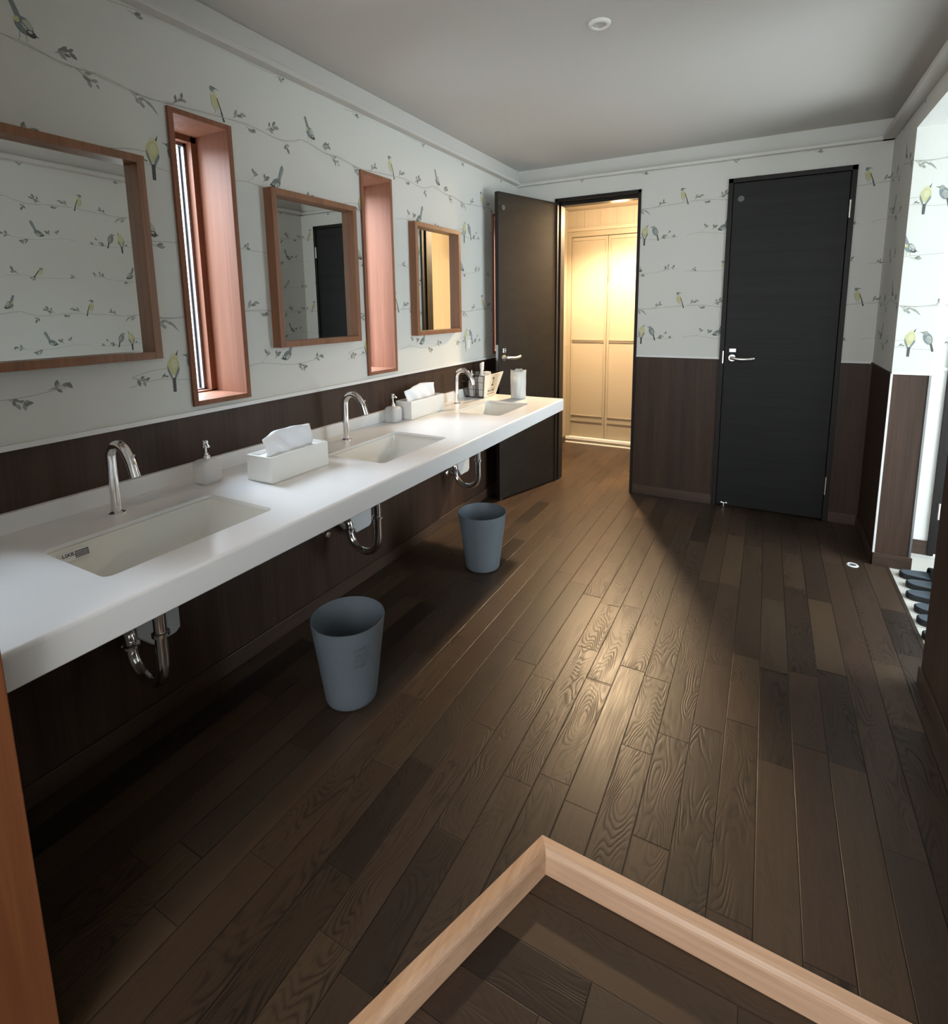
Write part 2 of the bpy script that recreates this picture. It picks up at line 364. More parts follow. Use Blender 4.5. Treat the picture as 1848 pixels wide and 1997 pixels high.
def bird_up(x, y):                # long tail up to the right, head down left
    P_('p_blue', [(x+.006, y+.010), (x+.020, y+.004), (x+.046, y+.066), (x+.040, y+.084), (x+.028, y+.072)])
    P_('p_leaf2', [(x+.018, y+.022), (x+.026, y+.020), (x+.040, y+.066), (x+.036, y+.072)])
    P_('p_blue', ell(x, y, .028, .019, 35)); P_('p_dark', ell(x-.018, y-.010, .013, .010)); P_('p_pale', ell(x-.016, y-.006, .006, .004))
    P_('p_pale', ell(x+.004, y-.006, .014, .008, 35)); P_('p_dark', [(x-.028, y-.008), (x-.028, y-.014), (x-.040, y-.014)])
    for k in range(3): ribbon([(x-.006+k*.009, y+.010), (x+.006+k*.008, y-.006+k*.004)], .0018, 'p_dark')
def bird_small(x, y):             # small yellow tit, dark wing down to the right
    P_('p_yel2', ell(x, y, .018, .022, 20)); P_('p_leaf2', ell(x-.006, y+.022, .011, .010)); P_('p_dark', [(x-.014, y+.026), (x-.014, y+.021), (x-.024, y+.024)])
    P_('p_dark', [(x+.002, y+.014), (x+.010, y+.012), (x+.044, y-.036), (x+.036, y-.038)])
# row A (branch crossing the whole repeat)
rowA = [(-.398, .221), (-.34, .212), (-.25, .199), (-.14, .196), (-.01, .181), (.08, .182), (.22, .196), (.41, .202), (.56, .190), (.64, .197), (.702, .221)]
ribbon(curve(rowA), .0026)
ribbon(curve([(px_, py_+(.006 if i_ % 2 else -.005)*(0 < i_ < len(rowA)-1)) for i_, (px_, py_) in enumerate(rowA)]), .0014)
ribbon(curve([(-.20, .204), (-.10, .186), (.02, .178), (.10, .188)]), .0018); ribbon(curve([(-.36, .222), (-.24, .196), (-.16, .200)]), .0016)
leafset(.50, .205, 35, 6, .06); leafset(.60, .192, -60, 3, .035); leafset(.34, .212, 30, 7, .05); leafset(-.22, .196, -25, 5, .07)
leafset(-.06, .186, -40, 4, .06); leafset(.09, .188, 35, 5, .05); leafset(.40, .198, -30, 3, .04); leafset(-.27, .22, 25, 7, .045)
P_('p_leaf2', lens(-.02, .176, .05, .008, -35), lens(.0, .172, .055, .008, -50))
bird_sit(.265, .254); bird_tit(-.345, .262)
# row B
ribbon(curve([(-.16, -.055), (-.06, -.038), (.04, -.050), (.14, -.048), (.24, -.040)]), .0022); ribbon(curve([(-.15, -.020), (-.08, -.005), (-.02, -.002)]), .0022)
leafset(-.15, -.022, -20, 3, .05); leafset(.11, -.046, 25, 6, .07); leafset(.19, -.042, 5, 2, .03); leafset(-.05, -.035, 20, 2, .02)
ribbon(curve([(.30, -.035), (.38, -.022), (.46, -.030), (.54, -.042), (.64, -.042), (.76, -.026)]), .0022)
ribbon(curve([(.39, -.022), (.42, .000), (.43, .022)]), .0016)
leafset(.42, .0, 60, 3, .025); leafset(.47, -.01, 55, 5, .03); leafset(.60, -.045, -25, 5, .05); leafset(.70, -.030, 15, 5, .06)
bird_pair_y(0, .005); bird_pair_d(.072, .008); bird_up(.54, .000)
# row C
ribbon(curve([(-.10, -.310), (-.02, -.300), (.08, -.296), (.16, -.282), (.22, -.262)]), .0022); leafset(.14, -.285, 35, 4, .05); leafset(-.04, -.31, -15, 2, .04); leafset(.20, -.265, 30, 2, .03)
ribbon(curve([(.30, -.292), (.42, -.298), (.54, -.300), (.66, -.286), (.76, -.290)]), .0020); leafset(.34, -.29, 20, 2, .04); leafset(.68, -.284, 40, 5, .05); leafset(.58, -.30, -20, 2, .04)
bird_small(.56, -.262); bird_tit(-.045, -.262)
def clip(poly, u0, u1, v0, v1):
    def cut(ps, inside, inter):
        out = []
        for i, q in enumerate(ps):
            p = ps[i-1]; a, b = inside(p), inside(q)
            if b:
                if not a: out.append(inter(p, q))
                out.append(q)
            elif a: out.append(inter(p, q))
        return out
    def lerp(p, q, t): return (p[0]+(q[0]-p[0])*t, p[1]+(q[1]-p[1])*t)
    for ax, val, sg in ((0, u0, 1), (0, u1, -1), (1, v0, 1), (1, v1, -1)):
        if len(poly) < 3: return []
        poly = cut(poly, lambda p: (p[ax]-val)*sg >= 0, lambda p, q: lerp(p, q, (val-p[ax])/(q[ax]-p[ax])))
    return poly
def paper_print(mb, rects, to3, phase, zphase=2.053):
    """rects: list of (u0,u1,v0,v1) free wall areas; to3(u,v,off)->xyz"""
    U0 = min(r[0] for r in rects); U1 = max(r[1] for r in rects); V0 = min(r[2] for r in rects); V1 = max(r[3] for r in rects)
    i0 = int(math.floor((U0-phase-UW)/UW)); i1 = int(math.ceil((U1-phase+UW)/UW))
    j0 = int(math.floor((V0-zphase-UH)/UH)); j1 = int(math.ceil((V1-zphase+UH)/UH))
    for i in range(i0, i1+1):
        for j in range(j0, j1+1):
            du, dv = phase+i*UW, zphase+j*UH
            for k, (poly, mat) in enumerate(MOT):
                us = [p[0]+du for p in poly]; vs = [p[1]+dv for p in poly]
                if max(us) < U0 or min(us) > U1 or max(vs) < V0 or min(vs) > V1: continue
                pp = list(zip(us, vs)); off = .0004+.00025*(k % 40)/40
                for r in rects:
                    if max(us) < r[0] or min(us) > r[1] or max(vs) < r[2] or min(vs) > r[3]: continue
                    q = clip(pp, *r)
                    if len(q) >= 3: mb.add([to3(u, v, off) for u, v in q], [tuple(range(len(q)))], mat)
ZD = 1.118; H = 2.629; XR = 2.53; D = 4.290; YS = 3.660; YN = 2.51; HDR = 2.40; YB = -2.2
def wall(name, axis, at, sgn, u0, u1, v1, holes, phase, thick=.12, wain='wain', dado=True, papermat='paper', v0=0.0, prints=True, label=None):
    """wall with visible face at axis=at facing sgn; u runs along the other horizontal axis"""
    mb = MB()
    us = sorted({u0, u1} | {h for q in holes for h in q[:2]}); vs = sorted({v0, v1} | ({ZD} if dado else set()) | {h for q in holes for h in q[2:]})
    rects = []
    for a, b in zip(us, us[1:]):
        for c, d in zip(vs, vs[1:]):
            if any(h[0] <= a+1e-6 and b <= h[1]+1e-6 and h[2] <= c+1e-6 and d <= h[3]+1e-6 for h in holes): continue
            mt = wain if (dado and d <= ZD+1e-6) else papermat
            lo, hi = sorted((at, at-sgn*thick))
            if axis == 'x': mb.box(lo, hi, a, b, c, d, mt)
            else: mb.box(a, b, lo, hi, c, d, mt)
            if mt == papermat and c < 2.5: rects.append((a, b, c, min(d, 2.503)))
    if prints and rects:
        if axis == 'x': f = (lambda u, v, o: (at+sgn*o, u, v)) if sgn > 0 else (lambda u, v, o: (at+sgn*o, -u, v))
        else: f = (lambda u, v, o: (u, at+sgn*o, v)) if sgn < 0 else (lambda u, v, o: (-u, at+sgn*o, v))
        flip = (axis == 'x' and sgn < 0) or (axis == 'y' and sgn > 0)
        rr = [(-b, -a, c, d) for a, b, c, d in rects] if flip else rects
        paper_print(mb, rr, f, phase)
    o = mb.build(name, fix=False); struct(o, label)
    return o

# ------------------------------------------------------------------ room shell
wh = [(a+.012, b-.012, 1.160, 2.213) for a, b in WY]
wall('wall_left', 'x', 0, 1, YB, D+.1, H, wh, 1.16, .12)
wall('wall_back', 'y', D, -1, -.12, XR+.3, H, [(.335, 1.018, 0, 2.375), (1.614, 2.358, 0, 2.375)], 1.051, .13)
mb = MB()
wall('wall_right', 'x', XR, -1, YB, D+.1, H, [(YN, YS, 0, HDR)], -2.418, .17)
# room side face of the pier towards the entry opening
mb = MB(); mb.box(XR+.0004, XR+.17, YS-.0014, YS-.0004, 0, ZD, 'wain'); mb.box(XR+.0004, XR+.17, YS-.0014, YS-.0004, ZD, HDR, 'paper')
paper_print(mb, [(XR, XR+.17, ZD, HDR)], lambda u, v, o: (u, YS-.0014-o, v), 2.594)
struct(mb.build('wall_pier', fix=False))
# floors
mb = MB(); NL = (1.452, 1.157)
dirx, diry = (1.43-1.219), (1.220-.640)
k = (1.220-YB)/diry; xw = 1.43-dirx*k
upper = [(-.3, YB), (xw, YB), (1.43, 1.220), (XR+.08, 1.191), (XR+.08, D+.14), (-.3, D+.14)]
mb.prism(upper, -.080, 0, 'z', 'floor')
mb.box(-.3, 1.6, D+.14, 5.95, -.055, 0, 'floor')
struct(mb.build('floor'))
mb = MB(); mb.box(-.3, 3.2, YB-.3, 1.6, -.16, -.080, 'lowfloor'); struct(mb.build('floor_hall'))
mb = MB(); mb.box(XR+.08, 4.4, 1.3, 5.2, -.12, -.004, 'tile'); struct(mb.build('floor_entry'))
mb = MB(); mb.box(-.3, XR+.3, YB-.3, D+.2, H, H+.12, 'ceil'); struct(mb.build('ceiling'))
# hall end wall behind the camera with a glazed opening
mb = MB(); mb.box(-.1, 1.0, YB-.12, YB, -.1, H, 'paper'); mb.box(2.5, 2.8, YB-.12, YB, -.1, H, 'paper'); mb.box(1.0, 2.5, YB-.12, YB, 2.45, H, 'paper'); mb.box(1.0, 2.5, YB-.12, YB, -.1, .8, 'paper')
struct(mb.build('wall_front'))
# left partition with brown wood lining, ends the worktop
mb = MB(); mb.box(0, .655, .20, .325, 0, H, 'paper'); struct(mb.build('wall_partition'))
mb = MB(); mb.box(.722, .742, .185, .3248, -.08, H-.13, 'jamb'); mb.box(.655, .722, .180, .3248, -.08, H-.13, 'jamb')
struct(mb.build('trim_jamb', bevel=.002))
# dado caps
mb = MB()
mb.box(0, .010, .325, D, ZD-.004, ZD+.012, 'trimw')
for a, b in ((0, .335), (1.018, 1.614), (2.358, XR)): mb.box(a, b, D-.008, D, ZD-.004, ZD+.010, 'trimw')
mb.box(XR-.008, XR, YB, YN, ZD-.004, ZD+.010, 'trimw'); mb.box(XR-.008, XR, YS, D, ZD-.004, ZD+.006, 'wain')
mb.box(XR, XR+.17, YS-.009, YS, ZD-.002, ZD+.012, 'white')
struct(mb.build('trim_dado'))
mb = MB(); mb.box(XR-.004, XR+.006, YS-.009, YS+.001, .075, ZD, 'trimw'); mb.box(XR+.163, XR+.173, YS-.006, YS+.004, .075, ZD, 'alum')
struct(mb.build('trim_corner'))
# baseboards
mb = MB(); mb.box(0, .009, .325, D, 0, .074, 'base'); struct(mb.build('baseboard_left', bevel=.002))
mb = MB()
for a, b in ((0, .33), (1.02, 1.61), (2.36, XR)): mb.box(a, b, D-.010, D, 0, .074, 'basex')
struct(mb.build('baseboard_back', bevel=.002))
mb = MB(); mb.box(XR-.009, XR, YB, YN+.004, 0, .074, 'base'); mb.box(XR-.010, XR, YS-.012, D, 0, .074, 'base'); mb.box(XR-.010, XR+.180, YS-.012, YS, 0, .074, 'basex')
mb.box(XR, XR+.17, YN, YN+.008, 0, .074, 'basex')
struct(mb.build('baseboard_right', bevel=.002))
# ceiling rail
mb = MB()
mb.box(0, .050, .325, D, 2.507, 2.533, 'ceil'); mb.box(0, XR, D-.045, D, 2.500, 2.522, 'paper'); mb.box(XR-.065, XR, YB, D, 2.500, 2.530, 'ceil')
mb.box(0, .012, .325, D, 2.533, H, 'ceil'); mb.box(XR-.012, XR, YB, D, 2.53, H, 'ceil')
struct(mb.build('trim_cornice', bevel=.004))
# step nosing
def nosing(p, q, wd, side, mat, name):
    p, q = Vector((*p, 0)), Vector((*q, 0)); t = (q-p).normalized(); n = Vector((-t.y, t.x, 0))*side
    prof = [(0, .003), (0, -.002), (.018, -.002), (.018, -.0798), (wd-.003, -.0798), (wd, -.076), (wd, -.017), (wd-.002, -.010), (wd-.008, .000), (wd-.015, .003)]
    return p, q, n, prof
def extr(p, q, n0, n1, prof, mat, name):
    vs = [p+n0*a+Vector((0, 0, b)) for a, b in prof]+[q+n1*a+Vector((0, 0, b)) for a, b in prof]
    k = len(prof); fs = [tuple(range(k))[::-1], tuple(range(k, 2*k))]+[(i, (i+1) % k, k+(i+1) % k, k+i) for i in range(k)]
    mb = MB(); mb.add(vs, fs, mat); return struct(mb.build(name))
p, q = Vector((1.43, 1.220, 0)), Vector((XR, 1.191, 0))
W_ = .037
prof = nosing((0, 0), (1, 0), W_, 1, '', '')[3]
tl = Vector((-dirx, -diry, 0)).normalized(); nl = Vector((-tl.y, tl.x, 0))          # towards the sunken side
if nl.x < 0: nl = -nl
tr = (q-p).normalized(); nr = Vector((tr.y, -tr.x, 0))
mit = (nl+nr)/(1+nl.dot(nr))
extr(p, q, mit, nr, prof, 'nosing', 'trim_step_nosing')
end = p+tl*((1.220+1.2)/(-tl.y))
extr(p, end, mit, nl, prof, 'nosingy', 'trim_step_edge')

# ------------------------------------------------------------------ windows
def window(n, y0, y1):
    e = struct(empty('window_%d' % n, (0, (y0+y1)/2, 1.147))); z0, z1 = 1.147, 2.226; t = .020
    mb = MB(); dp = -.19
    mb.box(dp, .012, y0, y0+t, z0, z1, 'casing'); mb.box(dp, .012, y1-t, y1, z0, z1, 'casing')
    mb.box(dp, .012, y0+t, y1-t, z1-t, z1, 'casing'); mb.box(dp, .012, y0+t, y1-t, z0, z0+t, 'casing')
    mb.build('window_casing', e, bevel=.0015)
    mb = MB(); a, b, c, d = y0+t, y1-t, z0+t, z1-t; s = .022; dq = dp+.004
    mb.box(dp-.06, dq, a-.0, a+s, c, d, 'casing'); mb.box(dp-.06, dq, b-s, b, c, d, 'casing'); mb.box(dp-.06, dq, a, b, d-s, d, 'casing'); mb.box(dp-.06, dq, a, b, c, c+.006, 'casing')
    mb.box(dp-.06, dp, a-.03, a, c-.03, d+.03, 'casing'); mb.box(dp-.06, dp, b, b+.03, c-.03, d+.03, 'casing'); mb.box(dp-.06, dp, a, b, d, d+.03, 'casing'); mb.box(dp-.06, dp, a, b, c-.03, c, 'casing')
    mb.build('window_stop', e)
    mb = MB(); a += s; b -= s; d -= s; s2 = .012
    mb.box(dp-.055, dp-.03, a, a+s2, c, d, 'alum'); mb.box(dp-.055, dp-.03, b-s2, b, c, d, 'alum'); mb.box(dp-.055, dp-.03, a, b, d-s2, d, 'alum'); mb.box(dp-.055, dp-.03, a, b, c, c+s2, 'alum')
    mb.box(dp-.058, dp-.052, b-s2-.006, b-s2, c, d, 'sashdark'); mb.box(dp-.05, dp-.046, b-.052, b-.049, c, d, 'sashdark')
    mb.build('sash', e)
    mb = MB(); mb.box(dp-.045, dp-.041, a, b, c, d, 'pane'); mb.build('window_pane', e)
for i, (a, b) in enumerate(WY): window(i+1, a, b)

# ------------------------------------------------------------------ doors
def lever(parent, ax, pos, out, along, nm='lever_handle'):
    """pos on the face, out = outward normal, along = direction of the lever"""
    P = Vector(pos); o = Vector(out).normalized(); a = Vector(along).normalized(); mb = MB()
    mb.tube([P, P+o*.006], .024, 'satin', 24); mb.tube([P+o*.004, P+o*.045], .009, 'satin', 14)
    pts = [P+o*.045-a*.012+Vector((0, 0, .004)), P+o*.050+a*.01, P+o*.052+a*.05+Vector((0, 0, -.005)), P+o*.050+a*.10+Vector((0, 0, -.004)), P+o*.042+a*.145+Vector((0, 0, .003))]
    pts = [Vector(q) for q in curve3(pts)]
    mb.tube(pts, [.011+.002*math.sin(PI*i/(len(pts)-1)) for i in range(len(pts))], 'satin', 12)
    return mb.build(nm, parent, smooth=50)
def curve3(pts, n=5):
    out = []
    for i in range(len(pts)-1):
        p0 = pts[max(i-1, 0)]; p1 = pts[i]; p2 = pts[i+1]; p3 = pts[min(i+2, len(pts)-1)]
        for k in range(n):
            t = k/n; out.append(.5*((2*p1)+(-p0+p2)*t+(2*p0-5*p1+4*p2-p3)*t*t+(-p0+3*p1-3*p2+p3)*t**3))
    return out+[pts[-1]]
# door_1: open doorway
e = struct(empty('door_1', (.676, D, 0)), 'dark wooden door opened against the worktop end')
mb = MB(); x0, x1, zt = .335, 1.018, 2.377
mb.box(x0, x0+.022, D-.010, D+.14, 0, zt, 'doorframe'); mb.box(x1-.022, x1, D-.010, D+.14, 0, zt, 'doorframe'); mb.box(x0, x1, D-.010, D+.14, zt-.024, zt, 'doorframe')
mb.box(x0+.022, x0+.034, D+.045, D+.14, 0, zt-.024, 'doorframe'); mb.box(x1-.034, x1-.022, D+.045, D+.14, 0, zt-.024, 'doorframe'); mb.box(x0, x1, D+.045, D+.14, zt-.05, zt-.024, 'doorframe')
mb.build('door_frame', e, bevel=.001)
hx, hy = .347, 4.270; fx, fy = .140, 3.622          # hinge edge and free edge (visible face)
dv = Vector((fx-hx, fy-hy, 0)); Lf = dv.length; dv.normalize(); nv = Vector((-dv.y, dv.x, 0))
if nv.x < 0: nv = -nv                                 # face towards the room
def onleaf(s, o, z): return Vector((hx, hy, z))+dv*s+nv*o
mb = MB(); vs = [onleaf(s, o, z) for s in (0, Lf) for o in (-.036, 0) for z in (.012, 2.345)]
mb.add(vs, [(0,1,3,2), (4,6,7,5), (0,4,5,1), (2,3,7,6), (0,2,6,4), (1,5,7,3)], 'leaf')
lf = mb.build('door_leaf', e, bevel=.0015)
mb = MB(); c = onleaf(Lf-.052, 0, 2.235); mb.tube([c, c+nv*.004], .0155, 'satin', 24); mb.tube([c+nv*.003, c+nv*.0055], .0115, 'disc', 24); mb.build('round_vent', lf, smooth=40)
mb = MB(); c = onleaf(Lf-.055, 0, 1.185)
for a_, b_, z_, w_ in ((-.016, .016, .016, 1),):
    vs = [c+dv*s+nv*o+Vector((0, 0, z)) for s in (-.017, .017) for o in (0, .008) for z in (-.017, .017)]
    mb.add(vs, [(0,1,3,2), (4,6,7,5), (0,4,5,1), (2,3,7,6), (0,2,6,4), (1,5,7,3)], 'satin')
mb.tube([c+nv*.008, c+nv*.020], .006, 'satin', 12); mb.build('lock_plate', lf, bevel=.002)
lever(lf, '', onleaf(Lf-.050, 0, 1.130), nv, -dv)
mb = MB(); vs = [onleaf(Lf+o2, o, z) for o2 in (0, .003) for o in (-.030, -.008) for z in (1.03, 1.23)]
mb.add(vs, [(0,1,3,2), (4,6,7,5), (0,4,5,1), (2,3,7,6), (0,2,6,4), (1,5,7,3)], 'satin'); mb.build('latch_plate', lf)
mb = MB(); c = onleaf(Lf-.03, -.02, 0); mb.lathe([(.008, .001), (.010, .006), (.008, .014)], c, 'satin', 14); mb.build('floor_catch', lf, smooth=40)
# door_2: closed charcoal door
e = struct(empty('door_2', (1.986, D, 0)), 'closed charcoal wood grain door')
x0, x1 = 1.614, 2.358
mb = MB(); mb.box(x0, x0+.030, D-.012, D+.10, 0, 2.377, 'doorframe'); mb.box(x1-.030, x1, D-.012, D+.10, 0, 2.377, 'doorframe'); mb.box(x0, x1, D-.012, D+.10, 2.347, 2.377, 'doorframe')
mb.box(x0+.03, x1-.03, D+.035, D+.13, 0, 2.347, 'hole')
mb.build('door_frame', e, bevel=.001)
mb = MB(); mb.box(x0+.034, x1-.034, D-.004, D+.032, .010, 2.343, 'doorblk'); lf = mb.build('door_leaf', e, bevel=.0015)
mb = MB(); c = (1.697, D-.004, 2.237); mb.lathe([(.020, -.004), (.020, 0)], c, 'disc', 24, 'y'); mb.build('round_vent', lf, smooth=40)
mb = MB(); mb.box(1.678, 1.722, D-.014, D-.004, 1.168, 1.194, 'satin'); mb.box(1.702, 1.708, D-.024, D-.014, 1.173, 1.189, 'satin'); mb.build('lock_plate', lf, bevel=.002)
lever(lf, '', (1.700, D-.004, 1.126), (0, -1, 0), (1, 0, 0))
for z0, z1 in ((2.053, 2.164), (.190, .318)):
    mb = MB(); mb.tube([(x1-.026, D-.012, z0), (x1-.026, D-.012, z1)], .0075, 'satin', 12); mb.build('hinge', lf, smooth=40)
mb = MB(); mb.box(x0+.022, x0+.029, D-.015, D-.010, 1.085, 1.175, 'satin'); mb.build('strike_plate', e)
mb = MB()
for dx in (-.017, .017): mb.lathe([(.0, -.010), (.009, -.008), (.012, 0), (.009, .008), (0, .010)], (1.700+dx, D-.022, .034), 'chrome', 14)
mb.tube([(1.683, D-.018, .030), (1.717, D-.018, .030)], .006, 'chrome'); mb.tube([(1.700, D-.018, .034), (1.700, D-.022, .004)], .006, 'chrome'); mb.build('door_stop', lf, smooth=40)

# ------------------------------------------------------------------ warm dressing room behind the open door
XA, YF = -.03, 5.70
mb = MB(); mb.box(XA-.1, XA, D+.13, YF+.2, 0, 2.6, 'creamwall'); mb.box(XA, XA+.006, D+.13, YF, 1.078, 1.092, 'creamfr'); mb.box(XA, XA+.003, D+.13, YF, 0, 1.078, 'cream'); struct(mb.build('wall_dressing_left'))
mb = MB(); mb.box(XA, 1.5, YF+.03, YF+.15, 2.30, 2.6, 'creamwall')
for k in range(1, 8): mb.box(XA+k*.17, XA+k*.17+.003, YF+.027, YF+.031, 2.30, 2.6, 'creamfr')
mb.box(.87, 1.5, YF+.03, YF+.15, 0, 2.3, 'creamwall'); mb.box(XA, 1.5, YF+.10, YF+.15, 0, 2.3, 'cream'); struct(mb.build('wall_dressing_back'))
mb = MB(); mb.box(1.42, 1.55, D+.13, YF+.2, 0, 2.6, 'creamwall'); struct(mb.build('wall_dressing_right'))
mb = MB(); mb.box(-.2, .335, D+.13, D+.135, 0, 2.6, 'creamwall'); mb.box(1.018, 1.55, D+.13, D+.135, 0, 2.6, 'creamwall'); mb.box(.3, 1.1, D+.13, D+.135, 2.377, 2.6, 'creamwall'); struct(mb.build('wall_dressing_front'))
mb = MB(); mb.box(-.2, 1.6, D+.13, YF+.2, 2.52, 2.62, 'cream'); struct(mb.build('ceiling_dressing'))
mb = MB(); mb.box(XA, XA+.010, D+.14, YF-.02, 0, .07, 'base'); struct(mb.build('baseboard_dressing', bevel=.002))
e = struct(empty('door_3', (.42, YF, 0)), 'cream folding bathroom door')
mb = MB(); y0 = YF-.02
mb.box(XA, .012, y0, YF+.06, .06, 2.31, 'creamfr'); mb.box(.86, .90, y0, YF+.06, .06, 2.31, 'creamfr')
mb.box(XA-.0, .92, y0-.012, YF+.06, 2.300, 2.335, 'cream'); mb.box(.012, .86, y0+.006, YF+.06, 2.245, 2.30, 'creamfr'); mb.build('door_frame', e, bevel=.002)
mb = MB(); mb.box(XA, 1.42, y0-.018, YF+.06, .040, .068, 'whiteplastic'); mb.box(XA, 1.42, y0-.004, YF+.06, .012, .042, 'creamfr'); mb.box(XA, 1.42, y0-.026, YF+.06, 0, .012, 'whiteplastic'); mb.build('threshold', e, bevel=.002)
for (a, b) in ((.014, .404), (.408, .80)):
    mb = MB(); y1 = YF+.002
    sl, sr = (a+.0, a+.026), (b-.028, b)
    sw = .026
    mb.box(a, a+(.012 if a < .1 else sw), y1, y1+.028, .072, 2.24, 'creamfr'); mb.box(b-sw, b, y1, y1+.028, .072, 2.24, 'creamfr')
    aa = a+(.012 if a < .1 else sw); bb = b-sw
    mb.box(aa, bb, y1+.001, y1+.027, 2.205, 2.24, 'cream')
    mb.box(aa, bb, y1+.004, y1+.027, .072, .315, 'creamfr'); mb.box(aa, bb, y1+.002, y1+.027, 1.128, 1.165, 'cream')
    le = mb.build('folding_leaf', e, bevel=.0015)
    aa = a+(.012 if a < .1 else sw); bb = b-sw
    for z0, z1 in ((1.165, 2.205), (.315, 1.128)):
        mb = MB(); mb.box(aa, bb, y1+.012, y1+.018, z0, z1, 'cream'); mb.build('leaf_panel', le)
    for z in (1.142, .303, .238):
        mb = MB(); mb.box(aa, bb, y1-.003, y1+.006, z, z+.010, 'creamdk'); mb.build('louvre_bar', le)
mb = MB(); mb.box(.412, .424, YF-.006, YF+.002, 1.78, 1.92, 'creamdk')
for k in range(4): mb.box(.414, .422, YF-.0075, YF-.006, 1.80+.028*k, 1.812+.028*k, 'creamfr')
mb.build('latch_strip', e)
mb = MB(); mb.box(.0, .86, YF+.034, YF+.044, .06, 2.30, 'cream'); mb.build('backing', e)
mb = MB(); mb.lathe([(.006, -.028), (.014, -.022), (.012, -.010), (.006, 0)], (.705, YF+.0, .44), 'satin', 16, 'y'); mb.build('door_knob', e, smooth=40)
e = tag(empty('ceiling_lamp', (.69, 5.0, 2.52)), 'small round warm ceiling lamp in the cream room behind the open door', 'ceiling lamp')
mb = MB(); mb.lathe([(.07, 0), (.07, -.012), (.055, -.018)], (.69, 5.0, 2.52), 'whiteplastic', 24); mb.build('lamp_base', e, smooth=40)
mb = MB(); mb.lathe([(.054, -.016), (.050, -.028), (0, -.034)], (.69, 5.0, 2.52), 'lampglow', 24); mb.build('lamp_head', e, smooth=40)
ld = bpy.data.lights.new('dressing_lamp', 'POINT'); ld.energy = 42; ld.color = (1, .70, .40); ld.shadow_soft_size = .06
lo = bpy.data.objects.new('dressing_lamp', ld); sc.collection.objects.link(lo); lo.location = (.69, 5.0, 2.31)
ls = bpy.data.lights.new('dressing_downlight', 'SPOT'); ls.energy = 300; ls.color = (1, .72, .43); ls.spot_size = math.radians(152); ls.spot_blend = .6; ls.shadow_soft_size = .045
l2 = bpy.data.objects.new('dressing_downlight', ls); sc.collection.objects.link(l2); l2.location = (.69, 5.0, 2.36)

# ------------------------------------------------------------------ entry beyond the right opening
wall('wall_entry_back', 'y', 3.95, -1, XR+.17, 4.35, 2.40, [(2.836, 3.6, 0, 2.2)], 2.85, .12, wain='white')
mb = MB(); mb.box(4.35, 4.45, 1.2, 1.9, 0, 2.5, 'white'); mb.box(4.35, 4.45, 3.8, 4.1, 0, 2.5, 'white'); mb.box(4.35, 4.45, 1.9, 3.8, 2.42, 2.5, 'white'); struct(mb.build('wall_entry_right'))
mb = MB(); mb.box(XR+.17, 4.45, 1.2, 1.3, 0, 2.5, 'white'); struct(mb.build('wall_entry_front'))
mb = MB(); mb.box(XR+.17, 4.45, 1.2, 4.1, 2.40, 2.5, 'white'); struct(mb.build('ceiling_entry'))
mb = MB(); mb.box(XR+.17, 2.836, 3.941, 3.95, 0, .085, 'basex'); struct(mb.build('baseboard_entry'))
mb = MB(); mb.box(XR+.17, 2.836, 3.942, 3.95, ZD+.0, ZD+.016, 'white'); struct(mb.build('trim_entry_dado'))
e = struct(empty('door_4', (3.2, 3.95, 0)), 'dark door at the end of the entry')
mb = MB(); mb.box(2.836, 2.866, 3.935, 4.05, 0, 2.2, 'doorframe'); mb.box(3.57, 3.6, 3.935, 4.05, 0, 2.2, 'doorframe'); mb.box(2.836, 3.6, 3.935, 4.05, 2.17, 2.2, 'doorframe'); mb.build('door_frame', e)
mb = MB(); mb.box(2.868, 3.568, 3.945, 3.985, .01, 2.168, 'doorblk'); lf = mb.build('door_leaf', e)
for z in (.28, 1.9):
    mb = MB(); mb.tube([(2.868, 3.940, z-.05), (2.868, 3.940, z+.05)], .008, 'satin'); mb.build('hinge', lf)

# ------------------------------------------------------------------ worktop
XC, YE, ZC, ZB = .693, 3.505, .875, .795
SK = [(.594, 1.102), (1.668, 2.178), (2.768, 3.235)]; SX = (.236, .552)
bm = bmesh.new(); zt, zb2 = ZC, ZC-.012
def loop(pts, z): return [bm.verts.new((x, y, z)) for x, y in pts]
outer = [(0, .325), (XC-.012, .325), (XC-.012, YE), (0, YE)]
hl = [rrect(SX[0], SX[1], a, b, .022, 5) for a, b in SK]
for z in (zt, zb2):
    eds = []
    for pts in [outer]+hl:
        vs = loop(pts, z)
        for i in range(len(vs)): eds.append(bm.edges.new((vs[i], vs[(i+1) % len(vs)])))
    bmesh.ops.triangle_fill(bm, edges=eds, use_beauty=True, use_dissolve=False)
bm.verts.ensure_lookup_table()
n0 = 4+sum(len(h) for h in hl); off = 0
for pts in [outer]+hl:
    n = len(pts)
    for i in range(n):
        a, b = off+i, off+(i+1) % n
        try: bm.faces.new((bm.verts[a], bm.verts[b], bm.verts[n0+b], bm.verts[n0+a]))
        except ValueError: pass
    off += n
bmesh.ops.recalc_face_normals(bm, faces=bm.faces)
e = tag(empty('vanity_counter', (0, .325, ZB)), 'long white wall-hung worktop with three cut-out basins', 'counter')
me = bpy.data.meshes.new('countertop'); bm.transform(Matrix.Translation((0, -.325, -ZB))); bm.to_mesh(me); bm.free(); me.materials.append(MT['counter'])
o = bpy.data.objects.new('countertop', me); sc.collection.objects.link(o); o.parent = e
mb = MB(); pf = [(XC-.012, ZC)]+arc(XC-.010, ZC-.010, .010, 90, 0, 5)+[(XC, ZB+.003), (XC-.003, ZB), (XC-.030, ZB), (XC-.030, ZC-.012), (XC-.012, ZC-.012)]
